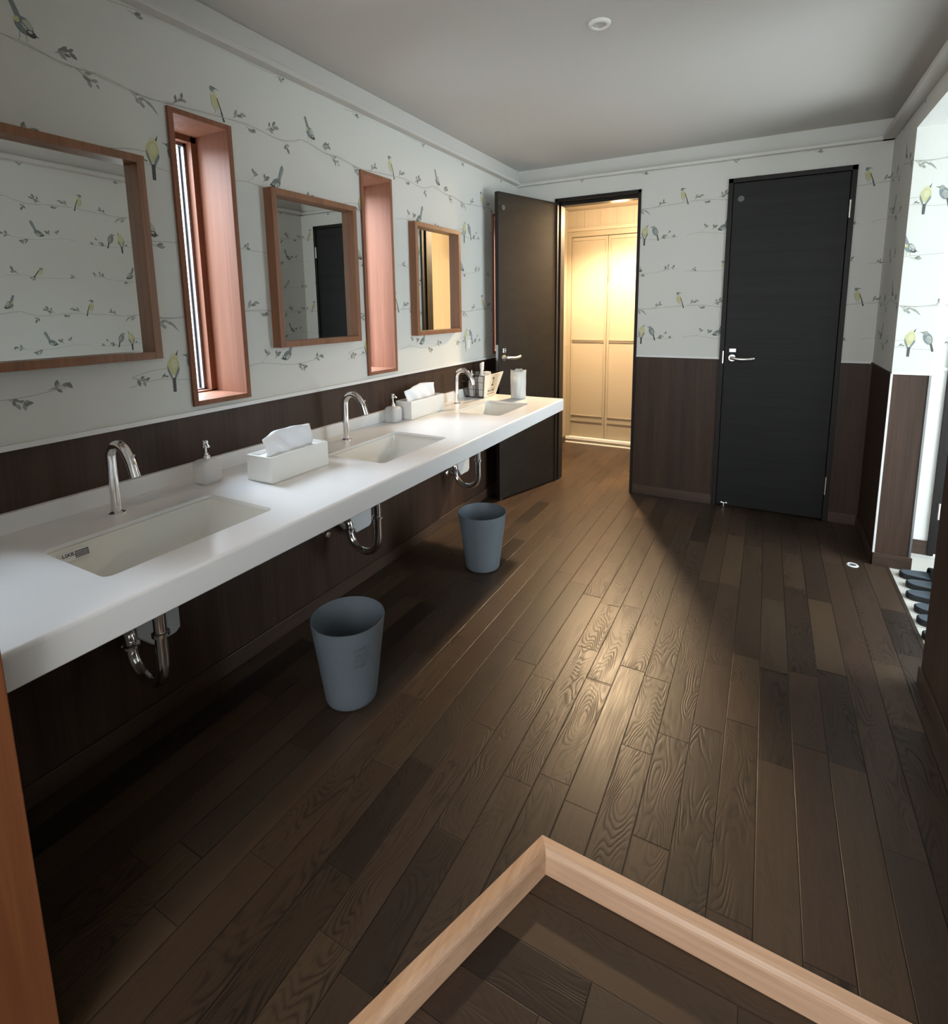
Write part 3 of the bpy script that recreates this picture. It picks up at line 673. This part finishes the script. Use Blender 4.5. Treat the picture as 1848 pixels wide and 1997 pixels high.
mb.prism(pf, .325, YE, 'y', 'counter'); mb.box(0, XC-.030, YE-.03, YE, ZB, ZC-.012, 'counter'); mb.build('apron', e, smooth=35)
mb = MB(); mb.box(0, .020, .325, YE, ZC, ZC+.061, 'counter'); mb.build('backsplash', e, bevel=.002)

# basins
def basin(y0, y1):
    yc = (y0+y1)/2; e = empty('wash_basin', ((SX[0]+SX[1])/2, yc, ZC-.15))
    mb = MB(); loops = []; n = 0
    prof = [(.012, -.020), (.012, -.006), (.014, .0), (.035, .006), (.062, .014), (.088, .026), (.108, .044), (.120, .068), (.126, .10), (.128, .13)]
    k = 6
    for dz, ins in prof:
        iy = ins*1.55 if ins > 0 else ins; ix = ins*.72 if ins > 0 else ins
        r = max(.022, .03+ins*.15) if ins > 0 else .03
        loops.append([(x, y, ZC-dz) for x, y in rrect(SX[0]+ix, SX[1]-ix*1.3 if ins > 0 else SX[1]-ix, y0+iy, y1-iy, r, k)])
    N_ = len(loops[0]); vs = [v for l in loops for v in l]
    fs = [(j*N_+i, j*N_+(i+1) % N_, (j+1)*N_+(i+1) % N_, (j+1)*N_+i) for j in range(len(loops)-1) for i in range(N_)]
    cx = (SX[0]+SX[1])/2-.01
    last = (len(loops)-1)*N_
    vs.append((cx, yc, ZC-.131)); fs += [(last+i, last+(i+1) % N_, len(vs)-1) for i in range(N_)]
    mb.add(vs, fs, 'ceram')
    b = mb.build('bowl', e, smooth=50); s = b.modifiers.new('thick', 'SOLIDIFY'); s.thickness = .008; s.offset = 1
    # make sure the normals look up into the room so the thickness goes down
    me = b.data
    if sum(p.normal.z for p in me.polygons) > 0: me.flip_normals()
    mb = MB(); mb.lathe([(.022, .0), (.022, .003), (.016, .004), (.012, .001), (0, .001)], (cx, yc, ZC-.1295), 'chrome', 24); mb.build('drain', e, smooth=50)
    return e
labs = ['nearest white ceramic wash basin, with a maker sticker inside', 'middle white ceramic wash basin, beside the nearer tissue box', 'farthest white ceramic wash basin, in front of the wire basket']
for (a, b), l in zip(SK, labs):
    bs = tag(basin(a, b), l, 'sink', 'basins set in the white worktop')
    if a < 1:
        b1 = bs
# sticker on the back wall of the first basin
def text_mesh(txt, size, mat, name, to3, parent, extr_=.0003):
    cu = bpy.data.curves.new(name, 'FONT'); cu.body = txt; cu.size = size; cu.extrude = extr_; cu.align_x = 'CENTER'; cu.align_y = 'CENTER'; cu.resolution_u = 3
    ob = bpy.data.objects.new(name+'_tmp', cu); sc.collection.objects.link(ob)
    dg = bpy.context.evaluated_depsgraph_get(); me = bpy.data.meshes.new_from_object(ob.evaluated_get(dg))
    bpy.data.objects.remove(ob); bpy.data.curves.remove(cu)
    base = Vector(parent['_w']) if parent is not None and '_w' in parent else Vector((0, 0, 0))
    for v in me.vertices: v.co = Vector(to3(v.co.x, v.co.y, v.co.z))-base
    me.materials.clear(); me.materials.append(MT[mat]); me.name = name
    o = bpy.data.objects.new(name, me); sc.collection.objects.link(o); o.parent = parent; o['_w'] = list(base)
    return o
sy, sz = .668, ZC-.036
def st(u, v, o): return (SX[0]+.0085+.007+o-v*.12, sy+u*.78, sz+v*.78)
mb = MB(); mb.add([st(-.045, -.018, .001), st(.045, -.018, .001), st(.045, .018, .001), st(-.045, .018, .001)], [(0, 1, 2, 3)], 'whiteplastic')
mb.add([st(-.002, -.012, .002), st(.042, -.012, .002), st(.042, .013, .002), st(-.002, .013, .002)], [(0, 1, 2, 3)], 'greyprint')
for k in range(3): mb.add([st(0, -.008+k*.007, .0028), st(.038, -.008+k*.007, .0028), st(.038, -.0065+k*.007, .0028), st(0, -.0065+k*.007, .0028)], [(0, 1, 2, 3)], 'whiteplastic')
stk = mb.build('sticker', b1, fix=False)
text_mesh('LIXIL', .019, 'ink', 'sticker_print', lambda x, y, z: st(x-.022, y+.006, .0022+z), stk)

# faucets
def faucet(y):
    e = empty('faucet', (.125, y, ZC)); x = .125
    mb = MB(); mb.lathe([(.026, 0), (.026, .004), (.018, .007), (.015, .009)], (x, y, ZC), 'chrome', 28); mb.build('base_flange', e, smooth=40)
    pts = [(x, y, ZC+.006), (x, y, ZC+.06), (x, y, ZC+.12), (x+.001, y, ZC+.155)]
    for a in range(165, 22, -11):
        r = .050; pts.append((x+.051+r*math.cos(math.radians(a)), y, 1.052+.0+r*math.sin(math.radians(a))))
    pts += [(.236, y, 1.056), (.248, y, 1.022)]
    pts = [tuple(q) for q in curve3([Vector(q) for q in pts], 2)]
    mb = MB(); mb.tube(pts, [.0145]*len(pts), 'chrome', 18); b = mb.build('spout', e, smooth=50)
    mb = MB(); mb.tube([(.2475, y, 1.024), (.2520, y, 1.010)], .0152, 'chrome', 18); mb.build('aerator', e, smooth=40)
    mb = MB(); q = Vector((.192, y, 1.1165)); mb.tube([q, q+Vector((.004, 0, .014))*.15], .0055, 'disc', 12); mb.build('sensor_eye', e, smooth=40)
    mb = MB(); mb.tube([(.240, y, 1.072), (.257, y, 1.080)], .0035, 'chrome', 8); mb.build('button', e, smooth=40)
    return e
f0 = tag(faucet(.850), 'tall curved chrome sensor tap nearest the camera, left of the first soap bottle', 'faucet', 'chrome taps')
copy_tree(f0, (0, 1.075, 0), label='curved chrome sensor tap behind the middle basin')
copy_tree(f0, (-.015, 2.178, 0), label='curved chrome sensor tap beside the wire basket')

# drain traps with wall boxes
def trap(y, x=.305):
    e = empty('drain_trap', (x, y, .30)); mb = MB(); R = .090; x0 = x; zb_ = .405
    pts = [(x0, y, .745), (x0, y, .60), (x0, y, .50), (x0, y, .43)]
    for a in range(0, -181, -15): pts.append((x0-R+R*math.cos(math.radians(a)), y, zb_+R*math.sin(math.radians(a))))
    xl = x0-2*R; pts += [(xl, y, .415)]
    for a in range(0, 91, 15): pts.append((xl-.04+.04*math.cos(math.radians(a)), y, .425+.04*math.sin(math.radians(a))))
    pts += [(.06, y, .465), (.0, y, .465)]
    mb.tube(pts, .0185, 'chrome', 18); mb.build('pipe', e, smooth=60)
    mb = MB(); mb.lathe([(.0195, 0), (.026, .004), (.026, .014), (.0195, .018)], (x0, y, .50), 'chrome', 20); mb.build('nut', e, smooth=30)
    mb = MB(); mb.lathe([(.0195, 0), (.027, .004), (.027, .012), (.0195, .016)], (xl, y, .405), 'chrome', 20); mb.build('nut', e, smooth=30)
    mb = MB(); mb.lathe([(.030, 0), (.030, .004), (.020, .008)], (.0, y, .465), 'chrome', 20, 'x'); mb.build('wall_flange', e, smooth=30)
    return e
t0 = tag(trap(.848, .298), 'chrome U-shaped waste pipe under the nearest basin', 'pipe', 'chrome waste pipes under the worktop')
copy_tree(t0, (.006, 1.070, 0), label='chrome U-shaped waste pipe under the middle basin')
copy_tree(t0, (-.02, 2.165, 0), label='chrome U-shaped waste pipe under the farthest basin')
def valve(y):
    e = empty('stop_valve', (.0, y, .42)); mb = MB(); mb.tube([(0, y, .42), (.075, y, .42)], .009, 'chrome', 12); mb.tube([(.05, y, .42), (.05, y, .55)], .006, 'chrome', 10)
    mb.build('valve_body', e, smooth=40); mb = MB(); mb.lathe([(.010, 0), (.016, .004), (.016, .016), (.010, .020)], (.075, y, .42), 'chrome', 10, 'x'); mb.build('valve_knob', e, smooth=30)
    return e
v0 = tag(valve(1.80), 'small chrome shut-off valve left of the middle waste pipe', 'valve', 'shut-off valves')
copy_tree(v0, (0, 1.12, 0), label='small chrome shut-off valve left of the farthest waste pipe')
def cbox(y0, y1):
    e = MB(); pf = [(y0, .60), (y0, .41), (y0+.05, .355), (y1-.02, .355), (y1, .37), (y1, .60)]
    e.prism(pf, .0005, .095, 'x', 'plate')
    return e.build('control_box', bevel=.006)
for (a, b), l in zip(((.882, 1.035), (1.952, 2.125), (3.05, 3.22)), ('behind the nearest waste pipe', 'behind the middle waste pipe', 'behind the farthest waste pipe')):
    tag(cbox(a, b), 'pale grey box on the dark wall '+l, 'control box', 'grey boxes under the worktop')

# soap bottles
def soap(x, y):
    e = empty('soap_dispenser', (x, y, ZC)); h = .085; wd = .040; mb = MB(); loops = []
    for z, s, r in ((.001, .80, .012), (.006, .95, .016), (.016, 1, .018), (.068, 1, .018), (.080, .93, .018), (.087, .75, .018), (.089, .35, .012)):
        loops.append([(px, py, ZC+z) for px, py in rrect(x-wd*s, x+wd*s, y-wd*s, y+wd*s, min(r, wd*s*.9), 4)])
    N_ = len(loops[0]); vs = [v for l in loops for v in l]
    fs = [(j*N_+i, j*N_+(i+1) % N_, (j+1)*N_+(i+1) % N_, (j+1)*N_+i) for j in range(len(loops)-1) for i in range(N_)]+[tuple(range(N_))[::-1], tuple(range((len(loops)-1)*N_, len(loops)*N_))]
    mb.add(vs, fs, 'frost'); mb.build('bottle', e, smooth=50)
    mb = MB(); mb.lathe([(.013, .089), (.013, .104), (.008, .106), (.008, .112), (.0045, .113), (.0045, .132), (.009, .134), (.011, .138), (.011, .158), (.008, .161), (0, .161)], (x, y, ZC), 'chrome', 20); mb.build('pump', e, smooth=40)
    mb = MB(); mb.tube([(x, y, ZC+.148), (x+.020, y-.006, ZC+.148), (x+.034, y-.010, ZC+.142)], .0045, 'chrome', 10); mb.build('nozzle', e, smooth=40)
    return e
s0 = tag(soap(.108, 1.185), 'square frosted soap bottle with chrome pump, behind the near basin', 'soap dispenser', 'pump soap bottles')
copy_tree(s0, (-.032, 1.187, 0), label='square frosted soap bottle with chrome pump, touching the far tissue box')

# tissue boxes
def tissue(xa, xb, ya, yb, zh, seed):
    e = empty('tissue_box', ((xa+xb)/2, (ya+yb)/2, ZC)); t = .006; mb = MB(); zt = ZC+zh
    mb.box(xa, xb, ya, yb, ZC+.0015, ZC+.006, 'tissuebox'); mb.box(xa, xa+t, ya, yb, ZC+.006, zt, 'tissuebox'); mb.box(xb-t, xb, ya, yb, ZC+.006, zt, 'tissuebox')
    mb.box(xa+t, xb-t, ya, ya+t, ZC+.006, zt, 'tissuebox'); mb.box(xa+t, xb-t, yb-t, yb, ZC+.006, zt, 'tissuebox'); mb.build('box', e, bevel=.0012)
    mb = MB(); mb.box(xa+t, xb-t, ya+t, yb-t, ZC+.006, zt-.014, 'tissuebox'); mb.build('lid', e)
    rr = random.Random(seed); xm = (xa+xb)/2; n, m_ = 18, 8; vs = []
    for i in range(n+1):
        for j in range(m_+1):
            u, v = i/n, j/m_
            y = ya+.035+u*(yb-ya-.060)+(.012*v*(u-.3)); 
            top = zt-.014+.082*v*(1-.18*(1-u)**2+.0*u)+.010*v*math.sin(u*3.0)
            x = xm-.028*v*v*math.sin(u*2.6+.3)+.010*math.sin(u*7+v*2+seed)*v+.004*math.sin(u*19+v*5)
            vs.append((x, y, top))
    fs = [(i*(m_+1)+j, (i+1)*(m_+1)+j, (i+1)*(m_+1)+j+1, i*(m_+1)+j+1) for i in range(n) for j in range(m_)]
    mb = MB(); mb.add(vs, fs, 'tissue'); o = mb.build('tissue', e, smooth=60); s = o.modifiers.new('t', 'SOLIDIFY'); s.thickness = .0012
    return e
tag(tissue(.222, .352, 1.270, 1.562, .100, 1), 'white open tissue box with a raised sheet, in front of the middle basin side', 'tissue box', 'white tissue boxes')
tag(tissue(.040, .150, 2.446, 2.800, .106, 4), 'white tissue box against the backsplash, between the second and third taps', 'tissue box', 'white tissue boxes')

# wire basket with number sign
bx0, bx1, by0, by1 = .030, .172, 3.292, 3.475
tx0, tx1, ty0, ty1, bz = .012, .205, 3.245, 3.540, .160
e = tag(empty('wire_basket', ((bx0+bx1)/2, (by0+by1)/2, ZC)), 'black wire basket with a cream number sign, holding small bottles', 'basket')
def bp(u, v, w_):   # u,v in 0..1 across, w height 0..1
    xa = bx0+(tx0-bx0)*w_; xb = bx1+(tx1-bx1)*w_; ya = by0+(ty0-by0)*w_; yb = by1+(ty1-by1)*w_
    return Vector((xa+(xb-xa)*u, ya+(yb-ya)*v, ZC+.004+bz*w_))
mb = MB(); C4 = ((0, 0), (1, 0), (1, 1), (0, 1))
for w_, r in ((0, .0032), (.36, .0013), (.70, .0013), (1, .003)):
    for i in range(4): mb.tube([bp(*C4[i], w_), bp(*C4[(i+1) % 4], w_)], r, 'black', 6)
for i in range(4):
    mb.tube([bp(*C4[i], 0), bp(*C4[i], 1)], .0025, 'black', 6)
    for k in (1, 2, 3):
        t = k/4; a = Vector(C4[i])*(1-t)+Vector(C4[(i+1) % 4])*t; mb.tube([bp(a[0], a[1], 0), bp(a[0], a[1], 1)], .0013, 'black', 6)
for k in range(1, 6): mb.tube([bp(k/6, 0, 0), bp(k/6, 1, 0)], .0012, 'black', 6)
mb.build('wire_frame', e, smooth=60)
mb = MB(); g0 = [bp(1, 0, .0), bp(1, 1, .0), bp(1, 1, 1.03), bp(1, 0, 1.03)]
nrm = (g0[1]-g0[0]).cross(g0[3]-g0[0]).normalized(); 
if nrm.x < 0: nrm = -nrm
g1 = [q+nrm*.0035 for q in g0]; g2 = [q+nrm*.0085 for q in g0]
mb.add(g1+g2, [(0, 1, 2, 3), (4, 5, 6, 7), (0, 1, 5, 4), (1, 2, 6, 5), (2, 3, 7, 6), (3, 0, 4, 7)], 'sign'); sg = mb.build('sign_board', e)
gc = bp(1, .5, .5); ux = (bp(1, 1, .5)-bp(1, 0, .5)).normalized(); vx = (bp(1, .5, 1)-bp(1, .5, 0)).normalized()
def sgm(x, y, z): return gc+ux*x+vx*y+nrm*(.0088+z)
text_mesh('2', .092, 'ink', 'sign_number', lambda x, y, z: sgm(x*.8, y+.026, z), sg)
text_mesh('MILITARY', .026, 'ink', 'sign_word', lambda x, y, z: sgm(x-.004, y-.038, z), sg)
mb = MB(); mb.add([sgm(-.06, -.062, 0), sgm(.06, -.062, 0), sgm(.06, -.057, 0), sgm(-.06, -.057, 0)], [(0, 1, 2, 3)], 'greyprint')
mb.add([sgm(-.06, -.019, 0), sgm(.06, -.019, 0), sgm(.06, -.0175, 0), sgm(-.06, -.0175, 0)], [(0, 1, 2, 3)], 'greyprint'); mb.build('sign_rule', sg, fix=False)
def bottle(x, y, prof, mat, name, label, cat, cap=None):
    e = empty(name, (x, y, ZC+.008)); mb = MB(); mb.lathe(prof, (x, y, ZC+.008), mat, 20); mb.build('body', e, smooth=40)
    if cap: mb = MB(); mb.lathe(cap[0], (x, y, ZC+.008), cap[1], 16); mb.build('cap', e, smooth=40)
    return tag(e, label, cat, 'toiletries in the wire basket')
bottle(.140, 3.335, [(.024, 0), (.026, .01), (.026, .12), (.016, .155)], 'whiteplastic', 'spray_bottle', 'white bottle with a narrow pointed nozzle in the wire basket', 'bottle', ([(.012, .155), (.010, .18), (.004, .205), (.003, .225)], 'whiteplastic'))
bottle(.070, 3.315, [(.022, 0), (.024, .01), (.024, .105), (.012, .13)], 'frost', 'lotion_bottle', 'clear bottle with a thin pale tip, leftmost in the wire basket', 'bottle', ([(.006, .13), (.006, .17), (.003, .185)], 'whiteplastic'))
bottle(.135, 3.425, [(.026, 0), (.032, .02), (.033, .145), (.030, .165), (.0, .17)], 'tissuebox', 'cream_jar', 'low round white jar just above the basket sign', 'jar')
bottle(.065, 3.395, [(.022, 0), (.024, .01), (.024, .10), (.020, .13)], 'greyblue', 'shampoo_bottle', 'grey blue bottle in the middle of the wire basket', 'bottle', ([(.020, .13), (.020, .165), (.0, .167)], 'disc'))
e = empty('hair_brush', (.070, 3.445, ZC+.008)); mb = MB()
mb.tube([(.070, 3.445, ZC+.010), (.072, 3.448, ZC+.15), (.078, 3.452, ZC+.185)], [.008, .008, .010], 'greyblue', 12); mb.build('handle', e, smooth=40)
mb = MB(); mb.prism([(3.445, ZC+.175), (3.470, ZC+.175), (3.480, ZC+.240), (3.440, ZC+.228)], .068, .088, 'x', 'whiteplastic'); mb.build('head', e, bevel=.003)
tag(e, 'pale paddle-shaped brush sticking up at the back of the wire basket', 'brush', 'toiletries in the wire basket')

# clear crinkled plastic cup holder beside the third basin
e = tag(empty('plastic_canister', (.400, 3.395, ZC)), 'tall clear crinkled plastic canister on the far end of the worktop', 'canister')
mb = MB(); n = 48; vs = []; lv = 14; rr = random.Random(3)
ph = [rr.uniform(0, 6) for _ in range(6)]
for j in range(lv+1):
    for i in range(n):
        a = 2*PI*i/n; t = j/lv; r = .052*(1+.035*math.sin(5*a+ph[0]+t*2)+.02*math.sin(9*a+ph[1]-t*5)+.012*math.sin(14*a+t*9))*(1+.05*t)
        z = ZC+.002+.198*t+(.006*math.sin(3*a+ph[2])+.003*math.sin(9*a) if j == lv else 0)
        vs.append((.400+r*math.cos(a), 3.395+r*math.sin(a), z))
fs = [(j*n+i, j*n+(i+1) % n, (j+1)*n+(i+1) % n, (j+1)*n+i) for j in range(lv) for i in range(n)]+[tuple(range(n))[::-1]]
mb.add(vs, fs, 'crinkle'); o = mb.build('shell', e, smooth=60); s = o.modifiers.new('t', 'SOLIDIFY'); s.thickness = .0015
mb = MB(); mb.lathe([(.034, .006), (.036, .012), (.038, .14), (.034, .15), (0, .152)], (.398, 3.393, ZC), 'whiteplastic', 24); mb.build('white_roll', e, smooth=40)

# waste bins
def wbin(x, y):
    e = empty('waste_bin', (x, y, 0)); h, rt_, rb = .34, .141, .099; t = .003
    prof = [(0, .002), (rb-.010, .002), (rb-.003, .005), (rb, .012)]+[(rb+(rt_-rb)*k/10, .012+(h-.012)*k/10) for k in range(1, 11)]+[(rt_-t, h+.0005)]+[(rt_-t-(rt_-rb)*k/10, h-(h-.014)*k/10) for k in range(1, 11)]+[(0, .014)]
    mb = MB(); mb.lathe(prof, (x, y, 0), 'bin', 56, cap=False); mb.build('shell', e, smooth=50)
    return e
b0 = tag(wbin(.556, 1.408), 'grey round open waste bin nearest the camera, beside the middle waste pipe', 'waste bin', 'grey waste bins')
b2 = copy_tree(b0, (-.036, 1.190, 0), label='grey round open waste bin farther away, near the open dark door')
# embossed lettering on the near bin
def onbin(ang, z, o=.0):
    r = .099+(.141-.099)*z/.34+o; return (.556+r*math.cos(ang), 1.408+r*math.sin(ang), z)
for wd, (txt, z, sz_) in enumerate((('Nature', .262, .024), ('Clean', .232, .026), ('Life', .200, .024))):
    pass
mb = MB(); rr = random.Random(8)
for row_, z in enumerate((.268, .245, .222, .198)):
    a = -.72+.05*rr.random()
    while a < -.22-.06*row_*.5:
        w_ = rr.uniform(.03, .055); p1 = onbin(a, z+rr.uniform(-.004, .004), .0006); p2 = onbin(a+w_*.4, z+rr.uniform(.006, .012), .0006); p3 = onbin(a+w_*.8, z-rr.uniform(.002, .008), .0006)
        mb.tube([p1, p2, p3], .0011, 'bin', 5); a += w_*1.25
mb.build('embossed_script', b0, smooth=60)

# mirrors
def mirror(y0, y1, z0=1.345, z1=2.022):
    e = empty('wall_mirror', (0, (y0+y1)/2, z0)); mb = MB(); d, t = .050, .026
    mb.box(.0006, d, y0, y0+t, z0, z1, 'mirrorwood'); mb.box(.0006, d, y1-t, y1, z0, z1, 'mirrorwood'); mb.box(.0006, d, y0+t, y1-t, z1-t, z1, 'mirrorwood'); mb.box(.0006, d, y0+t, y1-t, z0, z0+t, 'mirrorwood')
    mb.build('frame', e, bevel=.0012); mb = MB(); mb.box(.004, .012, y0+t, y1-t, z0+t, z1-t, 'mirror'); mb.build('mirror_glass', e)
    return e
m0 = tag(mirror(.560, 1.097), 'brown wood framed mirror nearest the camera, cut by the left picture edge', 'mirror', 'square mirrors over the basins')
copy_tree(m0, (0, 1.065, 0), label='brown wood framed mirror between the two slit windows')
copy_tree(m0, (0, 2.122, 0), label='brown wood framed mirror nearest the open dark door')

# ceiling downlight, switch, floor catch
e = tag(empty('downlight', (1.247, 2.275, H)), 'small round downlight in the ceiling, switched off', 'downlight')
mb = MB(); mb.lathe([(.030, -.001), (.030, -.010), (.037, -.011), (.043, -.007), (.045, 0)], (1.247, 2.275, H), 'white', 36, cap=False); mb.build('trim_ring', e, smooth=50)
mb = MB(); mb.lathe([(0, -.003), (.030, -.003), (.030, -.001)], (1.247, 2.275, H), 'ceil', 30); mb.build('lens', e, smooth=30)
e = tag(empty('wall_switch', (0, 3.39, 1.22)), 'pale blank switch plate on the wallpaper below the farthest mirror', 'switch')
mb = MB(); mb.box(.0005, .007, 3.355, 3.425, 1.19, 1.31, 'paper'); mb.build('plate', e, bevel=.002); mb = MB(); mb.box(.007, .010, 3.375, 3.405, 1.22, 1.28, 'whiteplastic'); mb.build('rocker', e, bevel=.001)
e = tag(empty('floor_door_catch', (2.430, 3.585, 0)), 'small white ring shaped door catch set in the floor by the opening', 'door catch')
mb = MB(); mb.lathe([(.018, .0005), (.018, .004), (.026, .005), (.030, .0005)], (2.430, 3.585, 0), 'whiteplastic', 28, cap=False); mb.build('ring', e, smooth=40)
mb = MB(); mb.lathe([(0, .002), (.018, .002), (.018, .0005)], (2.430, 3.585, 0), 'disc', 24); mb.build('centre', e, smooth=40)

# slippers on the tile
def slipper(x, y, rot):
    e = empty('slipper', (x, y, 0)); e.rotation_euler = (0, 0, rot)
    L_ = .27; out = []
    def half(t):  # width profile heel(0)->toe(1)
        return .038*math.sqrt(max(0, 1-((t-.16)/.16)**2)) if t < .16 else .038+.012*math.sin((t-.16)/.84*PI*.9) if t < .8 else (.038+.012*math.sin(.64/.84*PI*.9))*math.sqrt(max(0, 1-((t-.8)/.2)**2))
    ts = [0, .01, .03, .06, .1, .16, .3, .45, .6, .7, .8, .88, .94, .98, 1]
    poly = [(t*L_, half(t)) for t in ts]+[(t*L_, -half(t)) for t in ts[::-1][1:-1]]
    def pr(s, z0, z1, mat, name):
        mb = MB(); cx = .5*L_; pp = [(cx+(a-cx)*s, b*s) for a, b in poly]; mb.prism(pp, z0, z1, 'z', mat)
        o = mb.build(name); o.parent = e; b = o.modifiers.new('b', 'BEVEL'); b.width = .003; b.segments = 2; b.limit_method = 'ANGLE'; b.angle_limit = 1; return o
    pr(1, .001, .028, 'slipper', 'sole'); pr(.955, .028, .031, 'insole', 'insole')
    vs = []; n = 10; tt = [.48, .58, .70, .82, .90, .95]
    for t in tt:
        for k in range(n+1):
            a = PI*k/n; hh = .062*(1-((t-.48)/.6)**2*.6); vs.append((t*L_, half(t)*1.0*math.cos(a), .027+hh*math.sin(a)*.75))
    fs = [(j*(n+1)+i, (j+1)*(n+1)+i, (j+1)*(n+1)+i+1, j*(n+1)+i+1) for j in range(len(tt)-1) for i in range(n)]
    mb = MB(); mb.add(vs, fs, 'slipper'); o = mb.build('upper', smooth=60); o.parent = e; s = o.modifiers.new('t', 'SOLIDIFY'); s.thickness = .004
    return e
spots = [(2.640, 3.560, .02), (2.648, 3.442, -.02), (2.625, 3.305, .04), (2.632, 3.165, .00), (2.620, 3.045, .03), (2.612, 2.900, .0)]
labs = ['dark slipper lying farthest back, against the pier baseboard', 'dark slipper second from the pier baseboard', 'dark slipper third from the pier baseboard', 'dark slipper fourth from the pier baseboard', 'dark slipper fifth from the pier, its heel barely showing', 'dark slipper nearest the camera, almost hidden by the wall edge']
sl0 = None
for (x, y, r), l in zip(spots, labs):
    if sl0 is None: sl0 = slipper(x, y, r); o = sl0
    else: o = copy_tree(sl0); o.location = (x, y, 0); o.rotation_euler = (0, 0, r)
    o.location.z = -.004
    tag(o, l, 'slipper', 'dark slippers in a row on the pale tile')
o = copy_tree(sl0); o.location = (2.86, 3.66, -.004); tag(o, 'dark slipper on the tile behind the row, half hidden by the wall edge', 'slipper', 'dark slippers in a row on the pale tile')

for o in bpy.data.objects:
    if '_w' in o: del o['_w']
